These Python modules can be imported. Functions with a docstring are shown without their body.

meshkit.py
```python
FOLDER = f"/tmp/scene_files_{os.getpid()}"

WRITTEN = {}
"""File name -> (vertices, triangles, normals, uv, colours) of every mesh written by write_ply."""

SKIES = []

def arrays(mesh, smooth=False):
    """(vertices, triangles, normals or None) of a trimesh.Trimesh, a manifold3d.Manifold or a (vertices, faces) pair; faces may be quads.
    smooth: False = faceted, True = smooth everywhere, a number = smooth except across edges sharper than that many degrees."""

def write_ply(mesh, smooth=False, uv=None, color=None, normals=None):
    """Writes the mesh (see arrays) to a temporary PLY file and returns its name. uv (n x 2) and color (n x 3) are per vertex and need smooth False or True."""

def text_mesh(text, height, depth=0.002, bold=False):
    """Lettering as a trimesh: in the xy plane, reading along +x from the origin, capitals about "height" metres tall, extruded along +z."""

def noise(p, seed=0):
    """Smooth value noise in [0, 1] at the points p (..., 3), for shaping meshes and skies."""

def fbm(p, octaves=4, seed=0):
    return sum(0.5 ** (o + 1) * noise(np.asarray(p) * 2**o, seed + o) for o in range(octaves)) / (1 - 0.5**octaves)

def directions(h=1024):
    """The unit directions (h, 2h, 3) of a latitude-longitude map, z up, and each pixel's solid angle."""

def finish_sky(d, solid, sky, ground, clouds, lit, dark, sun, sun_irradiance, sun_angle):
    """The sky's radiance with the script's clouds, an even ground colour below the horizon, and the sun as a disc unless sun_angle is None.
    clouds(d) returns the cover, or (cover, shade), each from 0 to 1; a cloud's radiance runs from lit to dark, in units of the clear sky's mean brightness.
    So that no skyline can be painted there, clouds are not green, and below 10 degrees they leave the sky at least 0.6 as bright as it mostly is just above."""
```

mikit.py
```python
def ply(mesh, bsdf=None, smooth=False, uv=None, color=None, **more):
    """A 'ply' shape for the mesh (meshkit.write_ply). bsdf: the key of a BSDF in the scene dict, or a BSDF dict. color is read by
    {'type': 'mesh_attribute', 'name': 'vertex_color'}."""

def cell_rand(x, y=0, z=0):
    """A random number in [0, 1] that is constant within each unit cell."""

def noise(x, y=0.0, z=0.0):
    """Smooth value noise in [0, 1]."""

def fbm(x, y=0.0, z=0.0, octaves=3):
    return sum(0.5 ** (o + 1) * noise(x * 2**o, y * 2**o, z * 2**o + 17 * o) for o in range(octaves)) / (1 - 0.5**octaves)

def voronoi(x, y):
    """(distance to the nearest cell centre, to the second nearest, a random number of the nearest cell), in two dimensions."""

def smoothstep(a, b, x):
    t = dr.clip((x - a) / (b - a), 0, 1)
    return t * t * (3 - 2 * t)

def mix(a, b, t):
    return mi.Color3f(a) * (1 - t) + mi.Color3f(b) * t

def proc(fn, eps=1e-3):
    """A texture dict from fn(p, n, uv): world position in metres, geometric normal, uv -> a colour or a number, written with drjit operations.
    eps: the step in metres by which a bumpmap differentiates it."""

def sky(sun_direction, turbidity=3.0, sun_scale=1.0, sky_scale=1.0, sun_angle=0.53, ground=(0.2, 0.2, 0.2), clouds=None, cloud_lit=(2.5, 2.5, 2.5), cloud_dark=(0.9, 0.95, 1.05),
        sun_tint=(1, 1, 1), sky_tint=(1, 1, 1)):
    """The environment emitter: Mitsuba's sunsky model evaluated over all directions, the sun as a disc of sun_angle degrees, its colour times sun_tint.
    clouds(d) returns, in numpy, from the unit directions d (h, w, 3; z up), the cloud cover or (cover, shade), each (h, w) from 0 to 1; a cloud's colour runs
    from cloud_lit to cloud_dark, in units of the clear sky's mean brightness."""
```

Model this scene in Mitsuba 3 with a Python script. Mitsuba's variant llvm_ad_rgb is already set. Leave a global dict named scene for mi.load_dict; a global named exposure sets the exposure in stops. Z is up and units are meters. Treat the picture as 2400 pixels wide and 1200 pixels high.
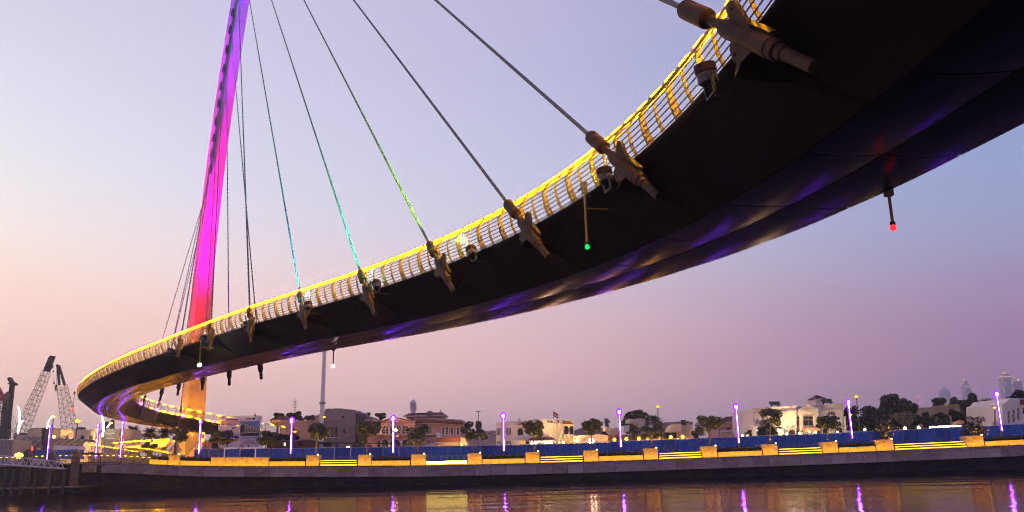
import math, random
import numpy as np, trimesh, mitsuba as mi, mikit, meshkit
import drjit as dr
from scipy.interpolate import CubicSpline
from shapely.geometry import Polygon, box as sbox
from shapely import affinity

rnd = random.Random(7)
rs = np.random.RandomState(11)
T = mi.ScalarTransform4f
scene, labels = {}, {}

# ------------------------------------------------------------------ camera, sky, exposure
F, CAMZ = 1988.0, 3.35                       # focal length in photo pixels (2400 wide), height of the tripod above the water
PITCH, ROLL = math.atan(470 / F), 0.027
FWD = np.array([0, math.cos(PITCH), math.sin(PITCH)])
UPV = np.array([0, -math.sin(PITCH), math.cos(PITCH)])
RIGHT = np.array([1.0, 0, 0])
cam_up = math.sin(ROLL) * RIGHT + math.cos(ROLL) * UPV
scene['camera'] = {'type': 'perspective', 'fov': 2 * math.degrees(math.atan(1200 / F)), 'fov_axis': 'x', 'near_clip': 0.1, 'far_clip': 9000.0,
                   'to_world': T().look_at(origin=[0, 0, CAMZ], target=(np.array([0, 0, CAMZ]) + FWD * 10).tolist(), up=cam_up.tolist())}
exposure = 3.0
EX = 8.0                                     # 2 ** exposure: lamp radiances below are written as they come out in the picture


def veil(d):
    """High thin haze after sunset: pink towards the glow on the left, mauve away from it, thinner overhead."""
    el = np.degrees(np.arcsin(np.clip(d[..., 2], -1, 1)))
    az = np.degrees(np.arctan2(d[..., 0], d[..., 1]))
    away = np.abs((az + 53 + 180) % 360 - 180)
    soft = (meshkit.fbm(d * np.array([3.0, 3.0, 14.0]), 4, 3) - 0.5)
    cover = 0.424 + 0.546 / (1 + np.exp(-(10.79 - 0.046 * (away - 50) - el + 2 * soft) / 2.38))
    shade = 1 / (1 + np.exp(-(away - 65.4 + 5 * soft) / 9.75))
    return cover, shade


scene['sky'] = mikit.sky([-.80, .60, .035], turbidity=4.0, sun_scale=0.0, sky_scale=2.62, sky_tint=(.450, .970, 1.88), ground=(.08, .07, .07),
                         clouds=veil, cloud_lit=(2.52, 1.43, 1.28), cloud_dark=(.68, .165, .68))
scene['sky']['sampling_weight'] = 55.0


def at(px, py, Y):
    """The point at distance Y in front of the camera that photo pixel (px, py) looks at."""
    X, V = px - 1200.0, py - 600.0
    c, s = math.cos(ROLL), math.sin(ROLL)
    a, b = c * X - s * V, s * X + c * V
    d = RIGHT * a / F - UPV * b / F + FWD
    return np.array([0, 0, CAMZ]) + d * (Y / d[1])


def project(P):
    P = np.asarray(P, float) - np.array([0, 0, CAMZ])
    w = P @ FWD
    a, b = F * (P @ RIGHT) / w, -F * (P @ UPV) / w
    c, s = math.cos(ROLL), math.sin(ROLL)
    return np.stack([1200 + a * c + b * s, 600 - a * s + b * c], -1)


# ------------------------------------------------------------------ materials
def mat(key, color, rough=0.6, spec=0.5, two=True, **kw):
    b = {'type': 'principled', 'base_color': {'type': 'rgb', 'value': list(color)} if not callable(color) else mikit.proc(color), 'roughness': rough, 'specular': spec, **kw}
    scene[key] = {'type': 'twosided', 'bsdf': b} if two else b
    return key


def mottled(a, b, s, o=3):
    def fn(p, n, uv):
        return mikit.mix(a, b, mikit.smoothstep(.25, .75, mikit.fbm(p.x * s, p.y * s, p.z * s * 1.5, o)))
    return fn


DECK = mat('dark_bronze', mottled((.013, .009, .008), (.020, .014, .012), .7), .6, .07)
SOFFIT = 'soffit_metal'
scene[SOFFIT] = {'type': 'twosided', 'bsdf': {'type': 'roughplastic', 'diffuse_reflectance': mikit.proc(mottled((.006, .0045, .004), (.013, .010, .008), .9)), 'specular_reflectance': {'type': 'rgb', 'value': [.30, .23, .34]}, 'int_ior': 1.5, 'alpha': .055}}
STEEL = mat('rail_steel', (.17, .135, .085), .45, .4)
CABLE = mat('cable_sheath', (.13, .125, .12), .5, .3)
PAINT = mat('anchor_paint', mottled((.045, .021, .013), (.075, .038, .025), 2.5), .55, .1)
PYLON = mat('pylon_paint', mottled((.125, .125, .13), (.15, .148, .148), .25), .5, .2)
DARKM = mat('dark_metal', (.03, .028, .028), .5, .5)
GREYM = mat('grey_metal', (.22, .20, .20), .5, .5)
WHITEM = mat('white_metal', (.66, .63, .62), .5, .5)
PANELS = [mat('quay_stone', mottled((.34, .21, .185), (.46, .31, .28), .9), .8, .2), mat('quay_stone_dark', mottled((.26, .16, .145), (.37, .24, .22), 1.1), .8, .2), mat('quay_stone_pale', mottled((.40, .27, .24), (.52, .37, .34), .8), .8, .2)]
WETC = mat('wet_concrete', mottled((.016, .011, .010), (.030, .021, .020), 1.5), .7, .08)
STONE = mat('planter_stone', mottled((.22, .17, .115), (.28, .22, .155), 2.0), .75, .15)
PAVE = mat('paving', mottled((.22, .19, .17), (.30, .26, .23), .8), .8, .25)
BLUE = mat('blue_sheet', mottled((.022, .095, .33), (.034, .13, .42), .12), .5, .4)
BLUE2 = mat('blue_sheet_deep', mottled((.018, .06, .24), (.026, .085, .31), .12), .55, .4)
SOIL = mat('bare_ground', mottled((.20, .15, .12), (.28, .21, .17), .15), .9, .1)
LEAF = mat('leaf', mottled((.030, .040, .012), (.070, .075, .020), 1.2), .6, .3)
LEAFD = mat('leaf_dark', mottled((.016, .018, .010), (.034, .034, .016), .8), .65, .3)
PALMG = mat('palm_leaf', (.030, .032, .018), .6, .3)
BARK = mat('bark', mottled((.12, .075, .045), (.22, .14, .09), 3.0), .85, .2)
PINK = mat('pink_render', mottled((.50, .235, .20), (.58, .29, .25), .4), .8, .2)
WHITE = mat('white_render', mottled((.74, .57, .51), (.80, .65, .59), .3), .8, .2)
CREAM = mat('cream_render', mottled((.62, .45, .32), (.70, .52, .38), .3), .8, .2)
GREYR = mat('grey_render', mottled((.25, .185, .18), (.32, .25, .24), .3), .85, .2)
TAN = mat('tan_render', mottled((.40, .26, .14), (.48, .32, .18), .3), .85, .2)
MUSTARD = mat('mustard_render', (.42, .26, .05), .8, .2)
BROWN = mat('brown_tile', mottled((.11, .030, .028), (.17, .05, .042), 2.0), .7, .3)
TRIM = mat('pale_trim', (.66, .50, .46), .7, .3)
CABIN = mat('cabin_brown', (.15, .055, .022), .7, .3)
PANE = mat('dark_glass', (.03, .028, .035), .12, .5)
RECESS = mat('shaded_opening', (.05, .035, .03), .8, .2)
REDM = mat('red_paint', (.45, .03, .03), .5, .4)
ORANGEM = mat('orange_cloth', (.62, .24, .12), .8, .2)
BOARD = mat('board_white', (.62, .50, .49), .7, .3)
INKB = mat('print_blue', (.03, .04, .30), .7, .2)
INKG = mat('print_grey', (.16, .13, .13), .7, .2)
INKSKY = mat('print_sky', (.12, .20, .48), .7, .2)
INKK = mat('print_black', (.02, .018, .02), .7, .2)
HAZEW = mat('haze_tinted_cladding', (.56, .45, .52), .8, .2)  # distance haze mixed into the colour, close to the sky behind
HAZEP = mat('haze_tinted_glazing', (.50, .41, .48), .8, .2)  # glazing paled towards the sky, so haze is in the colour
POLE = mat('amber_lit_pole', (.50, .27, .06), .5, .3)  # amber lamplight on the poles is put into this colour
BLACK = mat('lamp_body', (.02, .02, .02), .6, .3)

# ------------------------------------------------------------------ helpers for meshes and entries
class MB:
    def __init__(self): self.v, self.f, self.n = [], [], 0

    def add(self, v, f):
        v = np.asarray(v, float); f = np.asarray(f, int)
        if f.shape[1] == 4: f = np.vstack([f[:, [0, 1, 2]], f[:, [0, 2, 3]]])
        self.v.append(v); self.f.append(f + self.n); self.n += len(v)
        return self

    def mesh(self, m): return self.add(m.vertices, m.faces)

    def box(self, c, s, rz=0.0, M=None):
        h = np.array(s, float) / 2
        v = np.array([[x, y, z] for x in (-1, 1) for y in (-1, 1) for z in (-1, 1)], float) * h
        if M is not None: v = v @ np.asarray(M)
        if rz:
            k, q = math.cos(rz), math.sin(rz)
            v = v @ np.array([[k, q, 0], [-q, k, 0], [0, 0, 1]])
        return self.add(v + np.asarray(c, float), [[0, 1, 3, 2], [4, 6, 7, 5], [0, 4, 5, 1], [2, 3, 7, 6], [0, 2, 6, 4], [1, 5, 7, 3]])

    def span(self, lo, hi):
        lo, hi = np.minimum(lo, hi), np.maximum(lo, hi)
        return self.box((lo + hi) / 2, hi - lo)

    def beam(self, a, b, w, h, up=(0, 0, 1)):
        a, b = np.asarray(a, float), np.asarray(b, float)
        d = b - a; L = np.linalg.norm(d); d = d / L
        s = np.cross(up, d); s /= np.linalg.norm(s) + 1e-9
        u = np.cross(d, s)
        return self.box((a + b) / 2, (L, w, h), M=np.array([d, s, u]))

    def tube(self, pts, r, n=8, cap=True):
        p = np.asarray(pts, float)
        r = np.broadcast_to(np.asarray(r, float), (len(p),))
        t = np.gradient(p, axis=0); t /= np.linalg.norm(t, axis=1, keepdims=True) + 1e-12
        ref = np.array([0, 0, 1.0]) if abs(t[:, 2]).mean() < .8 else np.array([1.0, 0, 0])
        a = np.cross(t, ref); a /= np.linalg.norm(a, axis=1, keepdims=True) + 1e-12
        b = np.cross(t, a)
        g = np.arange(n) * 2 * np.pi / n
        v = (p[:, None] + r[:, None, None] * (np.cos(g)[None, :, None] * a[:, None] + np.sin(g)[None, :, None] * b[:, None])).reshape(-1, 3)
        i, j = np.meshgrid(np.arange(len(p) - 1), np.arange(n), indexing='ij')
        f = np.stack([i * n + j, i * n + (j + 1) % n, (i + 1) * n + (j + 1) % n, (i + 1) * n + j], -1).reshape(-1, 4)
        self.add(v, f)
        if cap:
            k = np.arange(1, n - 1)
            self.add(v[:n], np.stack([k * 0, k + 1, k], 1)); self.add(v[-n:], np.stack([k * 0, k, k + 1], 1))
        return self

    def bar(self, a, b, r, n=8): return self.tube([a, b], r, n)

    def ball(self, c, r, n=8):
        m = trimesh.creation.uv_sphere(1.0, count=[n, n + 4])
        return self.add(m.vertices * np.broadcast_to(r, (3,)) + np.asarray(c, float), m.faces)

    def grid(self, P, flip=False):
        a, b = P.shape[:2]
        i, j = np.meshgrid(np.arange(a - 1), np.arange(b - 1), indexing='ij')
        f = np.stack([i * b + j, (i + 1) * b + j, (i + 1) * b + j + 1, i * b + j + 1], -1).reshape(-1, 4)
        return self.add(P.reshape(-1, 3), f[:, ::-1] if flip else f)

    def get(self): return np.vstack(self.v), np.vstack(self.f)


def numbered(key):
    if key not in used:
        used.add(key); return key
    i = 1
    while f'{key}_{i:03d}' in used: i += 1
    k = f'{key}_{i:03d}'; used.add(k)
    return k


used = set()


def put(key, mesh, m, smooth=False, emit=None, tw=None, ew=.03):
    v, f = mesh.get() if isinstance(mesh, MB) else (np.asarray(mesh.vertices), np.asarray(mesh.faces)) if hasattr(mesh, 'vertices') else mesh
    d = mikit.ply(trimesh.Trimesh(v, f, process=False), m, smooth=smooth)
    if emit is not None: d['emitter'] = {'type': 'area', 'radiance': {'type': 'rgb', 'value': [float(x) / EX for x in emit]}, 'sampling_weight': ew}
    if tw is not None: d['to_world'] = tw
    scene[key] = d
    return key


def thing(name, label, cat, group=None, kind=None):
    k = numbered(name)
    labels[k] = {'label': label, 'category': cat}
    if group: labels[k]['group'] = group
    if kind: labels[k]['kind'] = kind
    return k


def part(parent, name, mesh, m, smooth=False, emit=None, label=None, kind=None, ew=.03):
    k = put(numbered(parent + '__' + name), mesh, m, smooth, emit, ew=ew)
    if label or kind:
        labels[k] = {}
        if label: labels[k]['label'] = label
        if kind: labels[k]['kind'] = kind
    return k


def single(name, mesh, m, label, cat, smooth=False, emit=None, group=None, kind=None):
    k = thing(name, label, cat, group, kind)
    return put(k, mesh, m, smooth, emit)


def struct(name, mesh, m, smooth=False, label=None):
    k = numbered(name); put(k, mesh, m, smooth)
    labels[k] = {'kind': 'structure'}
    if label: labels[k]['label'] = label
    return k


def spot(key, origin, target, color, power, cutoff, beam=None, ew=.5):
    scene[numbered(key)] = {'type': 'spot', 'intensity': {'type': 'rgb', 'value': [c * power / EX for c in color]}, 'cutoff_angle': cutoff,
                            'beam_width': beam if beam else cutoff * .6, 'sampling_weight': ew, 'to_world': T().look_at(origin=list(map(float, origin)), target=list(map(float, target)), up=[.3, .9, .2])}


AMBER = np.array([1.0, .44, .0003])
VIOLET = np.array([.30, .02, 1.0])
ORANGE = np.array([1.0, .38, .03])
WARM = np.array([1.0, .72, .28])

# ------------------------------------------------------------------ the quay line of the far shore: (photo pixel of its top edge, distance)
QUAY = [(-420, 1108, 150), (-150, 1097, 138), (40, 1090, 131), (185, 1085, 127), (300, 1087, 125.5), (400, 1092, 123), (500, 1094, 121.5), (600, 1094.5, 120), (800, 1094, 117), (1000, 1092.5, 115), (1200, 1088.5, 115), (1440, 1082, 115), (1680, 1073.5, 115), (2000, 1061.5, 115), (2390, 1044.5, 115), (2560, 1037, 115), (2900, 1022, 116)]
QP = np.array([at(*q) for q in QUAY])
_qx = CubicSpline(np.arange(len(QP)), QP)
QS = np.array([_qx(t) for t in np.linspace(0, len(QP) - 1, 241)])
QPX = project(QS)


def quay(px):
    """The quay's top edge at photo column px."""
    return np.array([np.interp(px, QPX[:, 0], QS[:, k]) for k in range(3)])


def zq(X): return float(np.interp(X, QS[:, 0], QS[:, 2]))


def shore(px, off, dz=0.0):
    """A point on the promenade off metres behind the quay edge, seen at column px."""
    q = quay(px)
    p = at(px, np.interp(px, QPX[:, 0], QPX[:, 1]), q[1] + off)
    return np.array([p[0], p[1], zq(p[0]) + dz])


# ------------------------------------------------------------------ water, ground
def ripple(p, n, uv):
    a = mikit.noise(p.x * .13 + 3, p.y * .42) * .040
    b = mikit.noise(p.x * .9, p.y * .8 + 9) * .016
    c = mikit.noise(p.x * 2.6 + 5, p.y * 2.3) * .0055
    return a + b + c


scene['canal_water'] = {'type': 'bumpmap', 'arbitrary': mikit.proc(ripple, eps=.02), 'scale': 1.0,
                        'bsdf': {'type': 'roughplastic', 'diffuse_reflectance': {'type': 'rgb', 'value': [.010, .007, .008]}, 'specular_reflectance': {'type': 'rgb', 'value': [.74, .63, .76]}, 'int_ior': 1.33, 'alpha': .016}}
wm = MB().add([[-700, -3, 0], [700, -3, 0], [700, 175, 0], [-700, 175, 0]], [[0, 1, 2], [0, 2, 3]])
struct('water', wm, 'canal_water')
gp = np.concatenate([[[-900, QS[0][1], QS[0][2]]], QS, [[900, QS[-1][1], QS[-1][2]]]])
rows = []
for off, f in ((0.35, 1), (6, 1), (14, 1), (40, .8), (90, .3), (400, 0), (3000, 0), (8500, 0)):
    r = gp.copy(); r[:, 1] += off; r[:, 2] = (r[:, 2] - .02) * f + (1 - f) * 2.2
    rows.append(r)
struct('ground', MB().grid(np.array(rows), flip=True), SOIL)
pr = [np.column_stack([QS[:, 0], QS[:, 1] + o, QS[:, 2] + .004]) for o in (.36, 4, 8, 13.4)]
struct('promenade', MB().grid(np.array(pr), flip=True), PAVE)
struct('near_bank', MB().box((0, -23, .3), (300, 40, 3.4)), PAVE)

# ------------------------------------------------------------------ footbridge: a curved deck on stay cables
CTRL = np.array([7.47, 6.88, 6.65, 17.95, 3.16, 28.83, -3.93, 40.88, -13.58, 53.62, -24.13, 67.95, -35.16, 82.82, -45.4, 97.6, -53.29, 111.5, -55.43, 124.23, -50.18, 135.34, -39.15, 144.19]).reshape(-1, 2)
ZC = [9.88, 10.45, 11.2, 12.03, 12.4, 12.09, 10.75, 7.74]
W, BW, DEP = 6.44, 3.12, 1.40
_t = np.linspace(0, 1, 2001)
_cs = CubicSpline(np.linspace(0, 1, 12), CTRL)
_C, _TT = _cs(_t), _cs(_t, 1)
_Z = CubicSpline(np.linspace(0, 1, 8), ZC)(_t)
_u = np.r_[0, np.cumsum(np.linalg.norm(np.diff(_C, axis=0), axis=1))]
ULEN = _u[-1]
U0, U1 = -22.0, ULEN + 3.0


def dk(u):
    """Deck frame at distance u along it: centre, tangent, inner-side normal (numpy arrays, u may be an array)."""
    u = np.atleast_1d(np.asarray(u, float)); uc = np.clip(u, 0, ULEN)
    C = np.column_stack([np.interp(uc, _u, _C[:, k]) for k in (0, 1)]); Tn = np.column_stack([np.interp(uc, _u, _TT[:, k]) for k in (0, 1)])
    Tn /= np.linalg.norm(Tn, axis=1, keepdims=True)
    Z = np.interp(uc, _u, _Z)
    ex = (u - uc)[:, None]
    C = C + Tn * ex
    Z = Z + np.where(u < 0, u * .03, np.where(u > ULEN, (u - ULEN) * -.12, 0))
    return C, Tn, np.column_stack([Tn[:, 1], -Tn[:, 0]]), Z


def P(u, l, dz):
    """Points of the deck's cross-section: l metres towards the inner side, dz above the deck edge."""
    C, Tn, n, Z = dk(u)
    l = np.broadcast_to(np.asarray(l, float), Z.shape); dz = np.broadcast_to(np.asarray(dz, float), Z.shape)
    return np.column_stack([C + n * l[:, None], Z + dz])


def P1(u, l, dz): return P([u], l, dz)[0]


BR = thing('footbridge', 'curved dark footbridge hung on stay cables from one leaning lit pylon across the canal', 'bridge')
us = np.arange(U0, U1, 1.27)
H = W / 2; Hb = BW / 2
part(BR, 'deck_slab', MB().grid(np.array([P(us, l, z) for l, z in ((-H, -.035), (-H, 0), (H, 0), (H, -.035))]), flip=True), DECK)
part(BR, 'side_plate', MB().grid(np.array([P(us, l, z) for l, z in ((-H + .012, -.035), (-H + .05, -.09), (-Hb, -DEP + .01))]), flip=False), DECK)
part(BR, 'side_plate', MB().grid(np.array([P(us, l, z) for l, z in ((H - .012, -.035), (H - .05, -.09), (Hb, -DEP + .01))]), flip=True), DECK)
part(BR, 'soffit_frame', MB().grid(np.array([P(us, l, z) for l, z in ((-Hb, -DEP + .012), (Hb, -DEP + .012))]), flip=False), DARKM)
# soffit panels in two rows, each slightly bellied, with open joints
A0, BAY = 6.8, 7.6
PLEN = BAY / 2
k0 = int(math.floor((U0 - A0 - 1.5) / PLEN)) + 1
for k in range(k0, 60):
    ua, ub = A0 + 1.5 + k * PLEN, A0 + 1.5 + (k + 1) * PLEN
    if ub > U1 - 1: break
    for s in (-1, 1):
        uu = np.linspace(ua + .025, ub - .025, 6)
        ls = np.linspace(.02, Hb - .0, 7) * s
        G = []
        jig = rnd.uniform(-.004, .004)
        for l in ls:
            q = (abs(l) - .02) / (Hb - .02) * 2 - 1
            e = (uu - ua) / (ub - ua) * 2 - 1
            G.append(P(uu, l, -DEP - .012 - (.052 + jig) * (1 - q * q) - .010 * (1 - e ** 2)))
        part(BR, 'soffit_panel', MB().grid(np.array(G), flip=(s > 0)), SOFFIT, smooth=True)

# railing: bent posts, ten bars, a handrail with lit dashes under it; profile (l outwards, z)
RAILP = np.array([(0.03, 0.0), (-.10, .30), (-.17, .74), (-.02, 1.02), (.17, 1.25)])


def rp(f):
    d = np.r_[0, np.cumsum(np.linalg.norm(np.diff(RAILP, axis=0), axis=1))]; d /= d[-1]
    return np.interp(f, d, RAILP[:, 0]), np.interp(f, d, RAILP[:, 1])


FR = [.06, .155, .25, .345, .44, .535, .66, .745, .83, .915]


def railing(side, ua, ub, first_post, post_to):
    sg = -1 if side < 0 else 1
    L = lambda l: sg * (H - l * 1.0)                                 # l < 0 leans outwards
    uu = np.arange(ua, ub, .95 if side < 0 else 1.3)
    for f in FR:
        l, z = rp(f)
        part(BR, 'rail_bar', MB().tube(P(uu, L(l), z), .0165, 5), STEEL, smooth=True)
    part(BR, 'handrail', MB().tube(P(uu, L(.17), 1.25), .036, 7), STEEL, smooth=True)
    part(BR, 'edge_bar', MB().tube(P(uu, L(.03), .04), .013, 5), STEEL)
    rest = MB()
    n = int((ub - first_post) / .95)
    for k in range(n):
        u = first_post + k * .95
        if u < ua: continue
        major = k % 2 == 0
        m = MB()
        C, Tn, nn, Z = dk(u)
        tv = np.array([*Tn[0], 0.0])
        front = np.array([P1(u, L(a), b) for a, b in RAILP])
        depth = (.24, .19, .11, .10, .05) if major else (.10, .09, .06, .06, .04)
        back = np.array([P1(u, L(a + w), b) for (a, b), w in zip(RAILP, depth)])
        th = .014 if major else .010
        for s0 in (-1,):
            A = np.stack([front - tv * th, back - tv * th]); B_ = np.stack([front + tv * th, back + tv * th])
            m.grid(A); m.grid(B_, flip=True); m.grid(np.stack([A[0], B_[0]]), flip=True); m.grid(np.stack([A[1], B_[1]]))
        if major:
            m.tube(front, .030, 6)
        if u < post_to: part(BR, 'rail_post', m, STEEL)
        else: rest.mesh(trimesh.Trimesh(*m.get(), process=False))
    if rest.v: part(BR, 'rail_post', rest, STEEL, kind='stuff')


railing(-1, U0, 150, A0 - .95 * 30, 118)
railing(1, U0, U1 - 1, A0 - .95 * 30, -99)
# lit dashes under the handrails
far_dash = MB()
for k in range(-8, 76):
    ub = A0 + k * 1.9
    if ub > 148: continue
    for uc in (ub + .475, ub + 1.425):
        near = -4 < ub < 32
        m = MB().tube(P(np.linspace(uc - .27, uc + .27, 3), -(H - .15) - .045, 1.195), .034, 6)
        if near: part(BR, 'handrail_light', m, BLACK, emit=AMBER * 160, ew=.15)
        else: far_dash.mesh(trimesh.Trimesh(*m.get(), process=False))
part(BR, 'handrail_light', far_dash, BLACK, emit=AMBER * 160, kind='stuff', ew=1)
# added emitter strip behind the handrail, facing inwards, to light the posts amber
uu = np.arange(-12, 149, .95)
part(BR, 'light_channel', MB().grid(np.array([P(uu, -(H - .125), 1.18), P(uu, -(H - .185), 1.12)]), flip=True), BLACK, emit=AMBER * 170, ew=5)
inner_dash = MB()
for uc in np.arange(122, U1 - 2, 1.9):
    inner_dash.tube(P(np.linspace(uc - .34, uc + .34, 3), H - .165 + .03, 1.2), .035, 6)
for uc in np.arange(135, 158, 1.9):
    inner_dash.tube(P(np.linspace(uc - .3, uc + .3, 3), H + .07, .10), .045, 6)
part(BR, 'handrail_light', inner_dash, BLACK, emit=AMBER * 160, label='amber light strip on the far return of the bridge railing', kind='stuff', ew=1.5)

ab = P1(ULEN + 2, 0, -DEP)
part(BR, 'abutment', MB().box((ab[0] + 2, ab[1] + 1.5, ab[2] / 2 + .6), (6.5, 4, ab[2] - 1.2), .5), GREYR)

# ------------------------------------------------------------------ pylon: a bent, leaning blade with two visible faces
PYPX = [(447, 1075, 153), (452, 960, 151), (463, 820, 148), (472, 700, 146), (491, 520, 142.5), (511, 350, 139), (537, 170, 135), (564, 0, 131), (594, -180, 127), (628, -400, 122), (636, -450, 121)]
PY3 = np.array([at(*q) for q in PYPX])
pw = [4.6, 4.5, 4.05, 3.75, 3.45, 3.3, 3.25, 3.2, 3.05, 2.6, 2.4]
_pz = CubicSpline(PY3[:, 2], PY3[:, :2]); _pwz = CubicSpline(PY3[:, 2], pw)


def pylon(z): return np.array([*_pz(z), z])


def pylon_front(z):
    w = float(_pwz(z)); c = pylon(z)
    return c + np.array([-.02 * w, -.62 * w, 0])


zz = np.linspace(PY3[0, 2] - 1.5, PY3[-1, 2], 60)
G = []
for fx, fy in ((-.5, .0), (-.02, -.55), (.5, -.05), (.05, .55), (-.5, .0)):
    G.append(np.array([pylon(z) + np.array([fx, fy, 0]) * float(_pwz(max(z, PY3[0, 2]))) for z in zz]))
pm = MB()
for a, b in zip(G[:-1], G[1:]): pm.grid(np.stack([a, b]))
PYK = part(BR, 'pylon', pm, PYLON)
ped = MB()
bw = [(-7.2, 2.0), (-3.3, 6.6)]
pb = pylon(2.2)
for x0, x1, y0, y1, z0, z1 in ((-7.5, 3.2, -4, 5, 1.0, 7.6),):
    lo = [(pb[0] + x0, pb[1] + y0, z0), (pb[0] + x1, pb[1] + y0, z0), (pb[0] + x1, pb[1] + y1, z0), (pb[0] + x0, pb[1] + y1, z0)]
    hi = [(pb[0] - 2.2, pb[1] - 1.2, z1), (pb[0] + 2.4, pb[1] - 1.6, z1), (pb[0] + 2.4, pb[1] + 2, z1), (pb[0] - 2.2, pb[1] + 2, z1)]
    ped.add(lo + hi, [[0, 1, 5, 4], [1, 2, 6, 5], [2, 3, 7, 6], [3, 0, 4, 7], [4, 5, 6, 7]])
part(BR, 'pedestal', ped, GREYR)


def pylon_z_at(py):
    """Height on the pylon that shows at photo row py."""
    z = np.linspace(0, PY3[-1, 2], 400)
    q = project(np.array([pylon_front(a) for a in z]))
    return float(np.interp(-py, -q[::1, 1], z))


# ------------------------------------------------------------------ stay cables with their anchors
COLORS = {}


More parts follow.
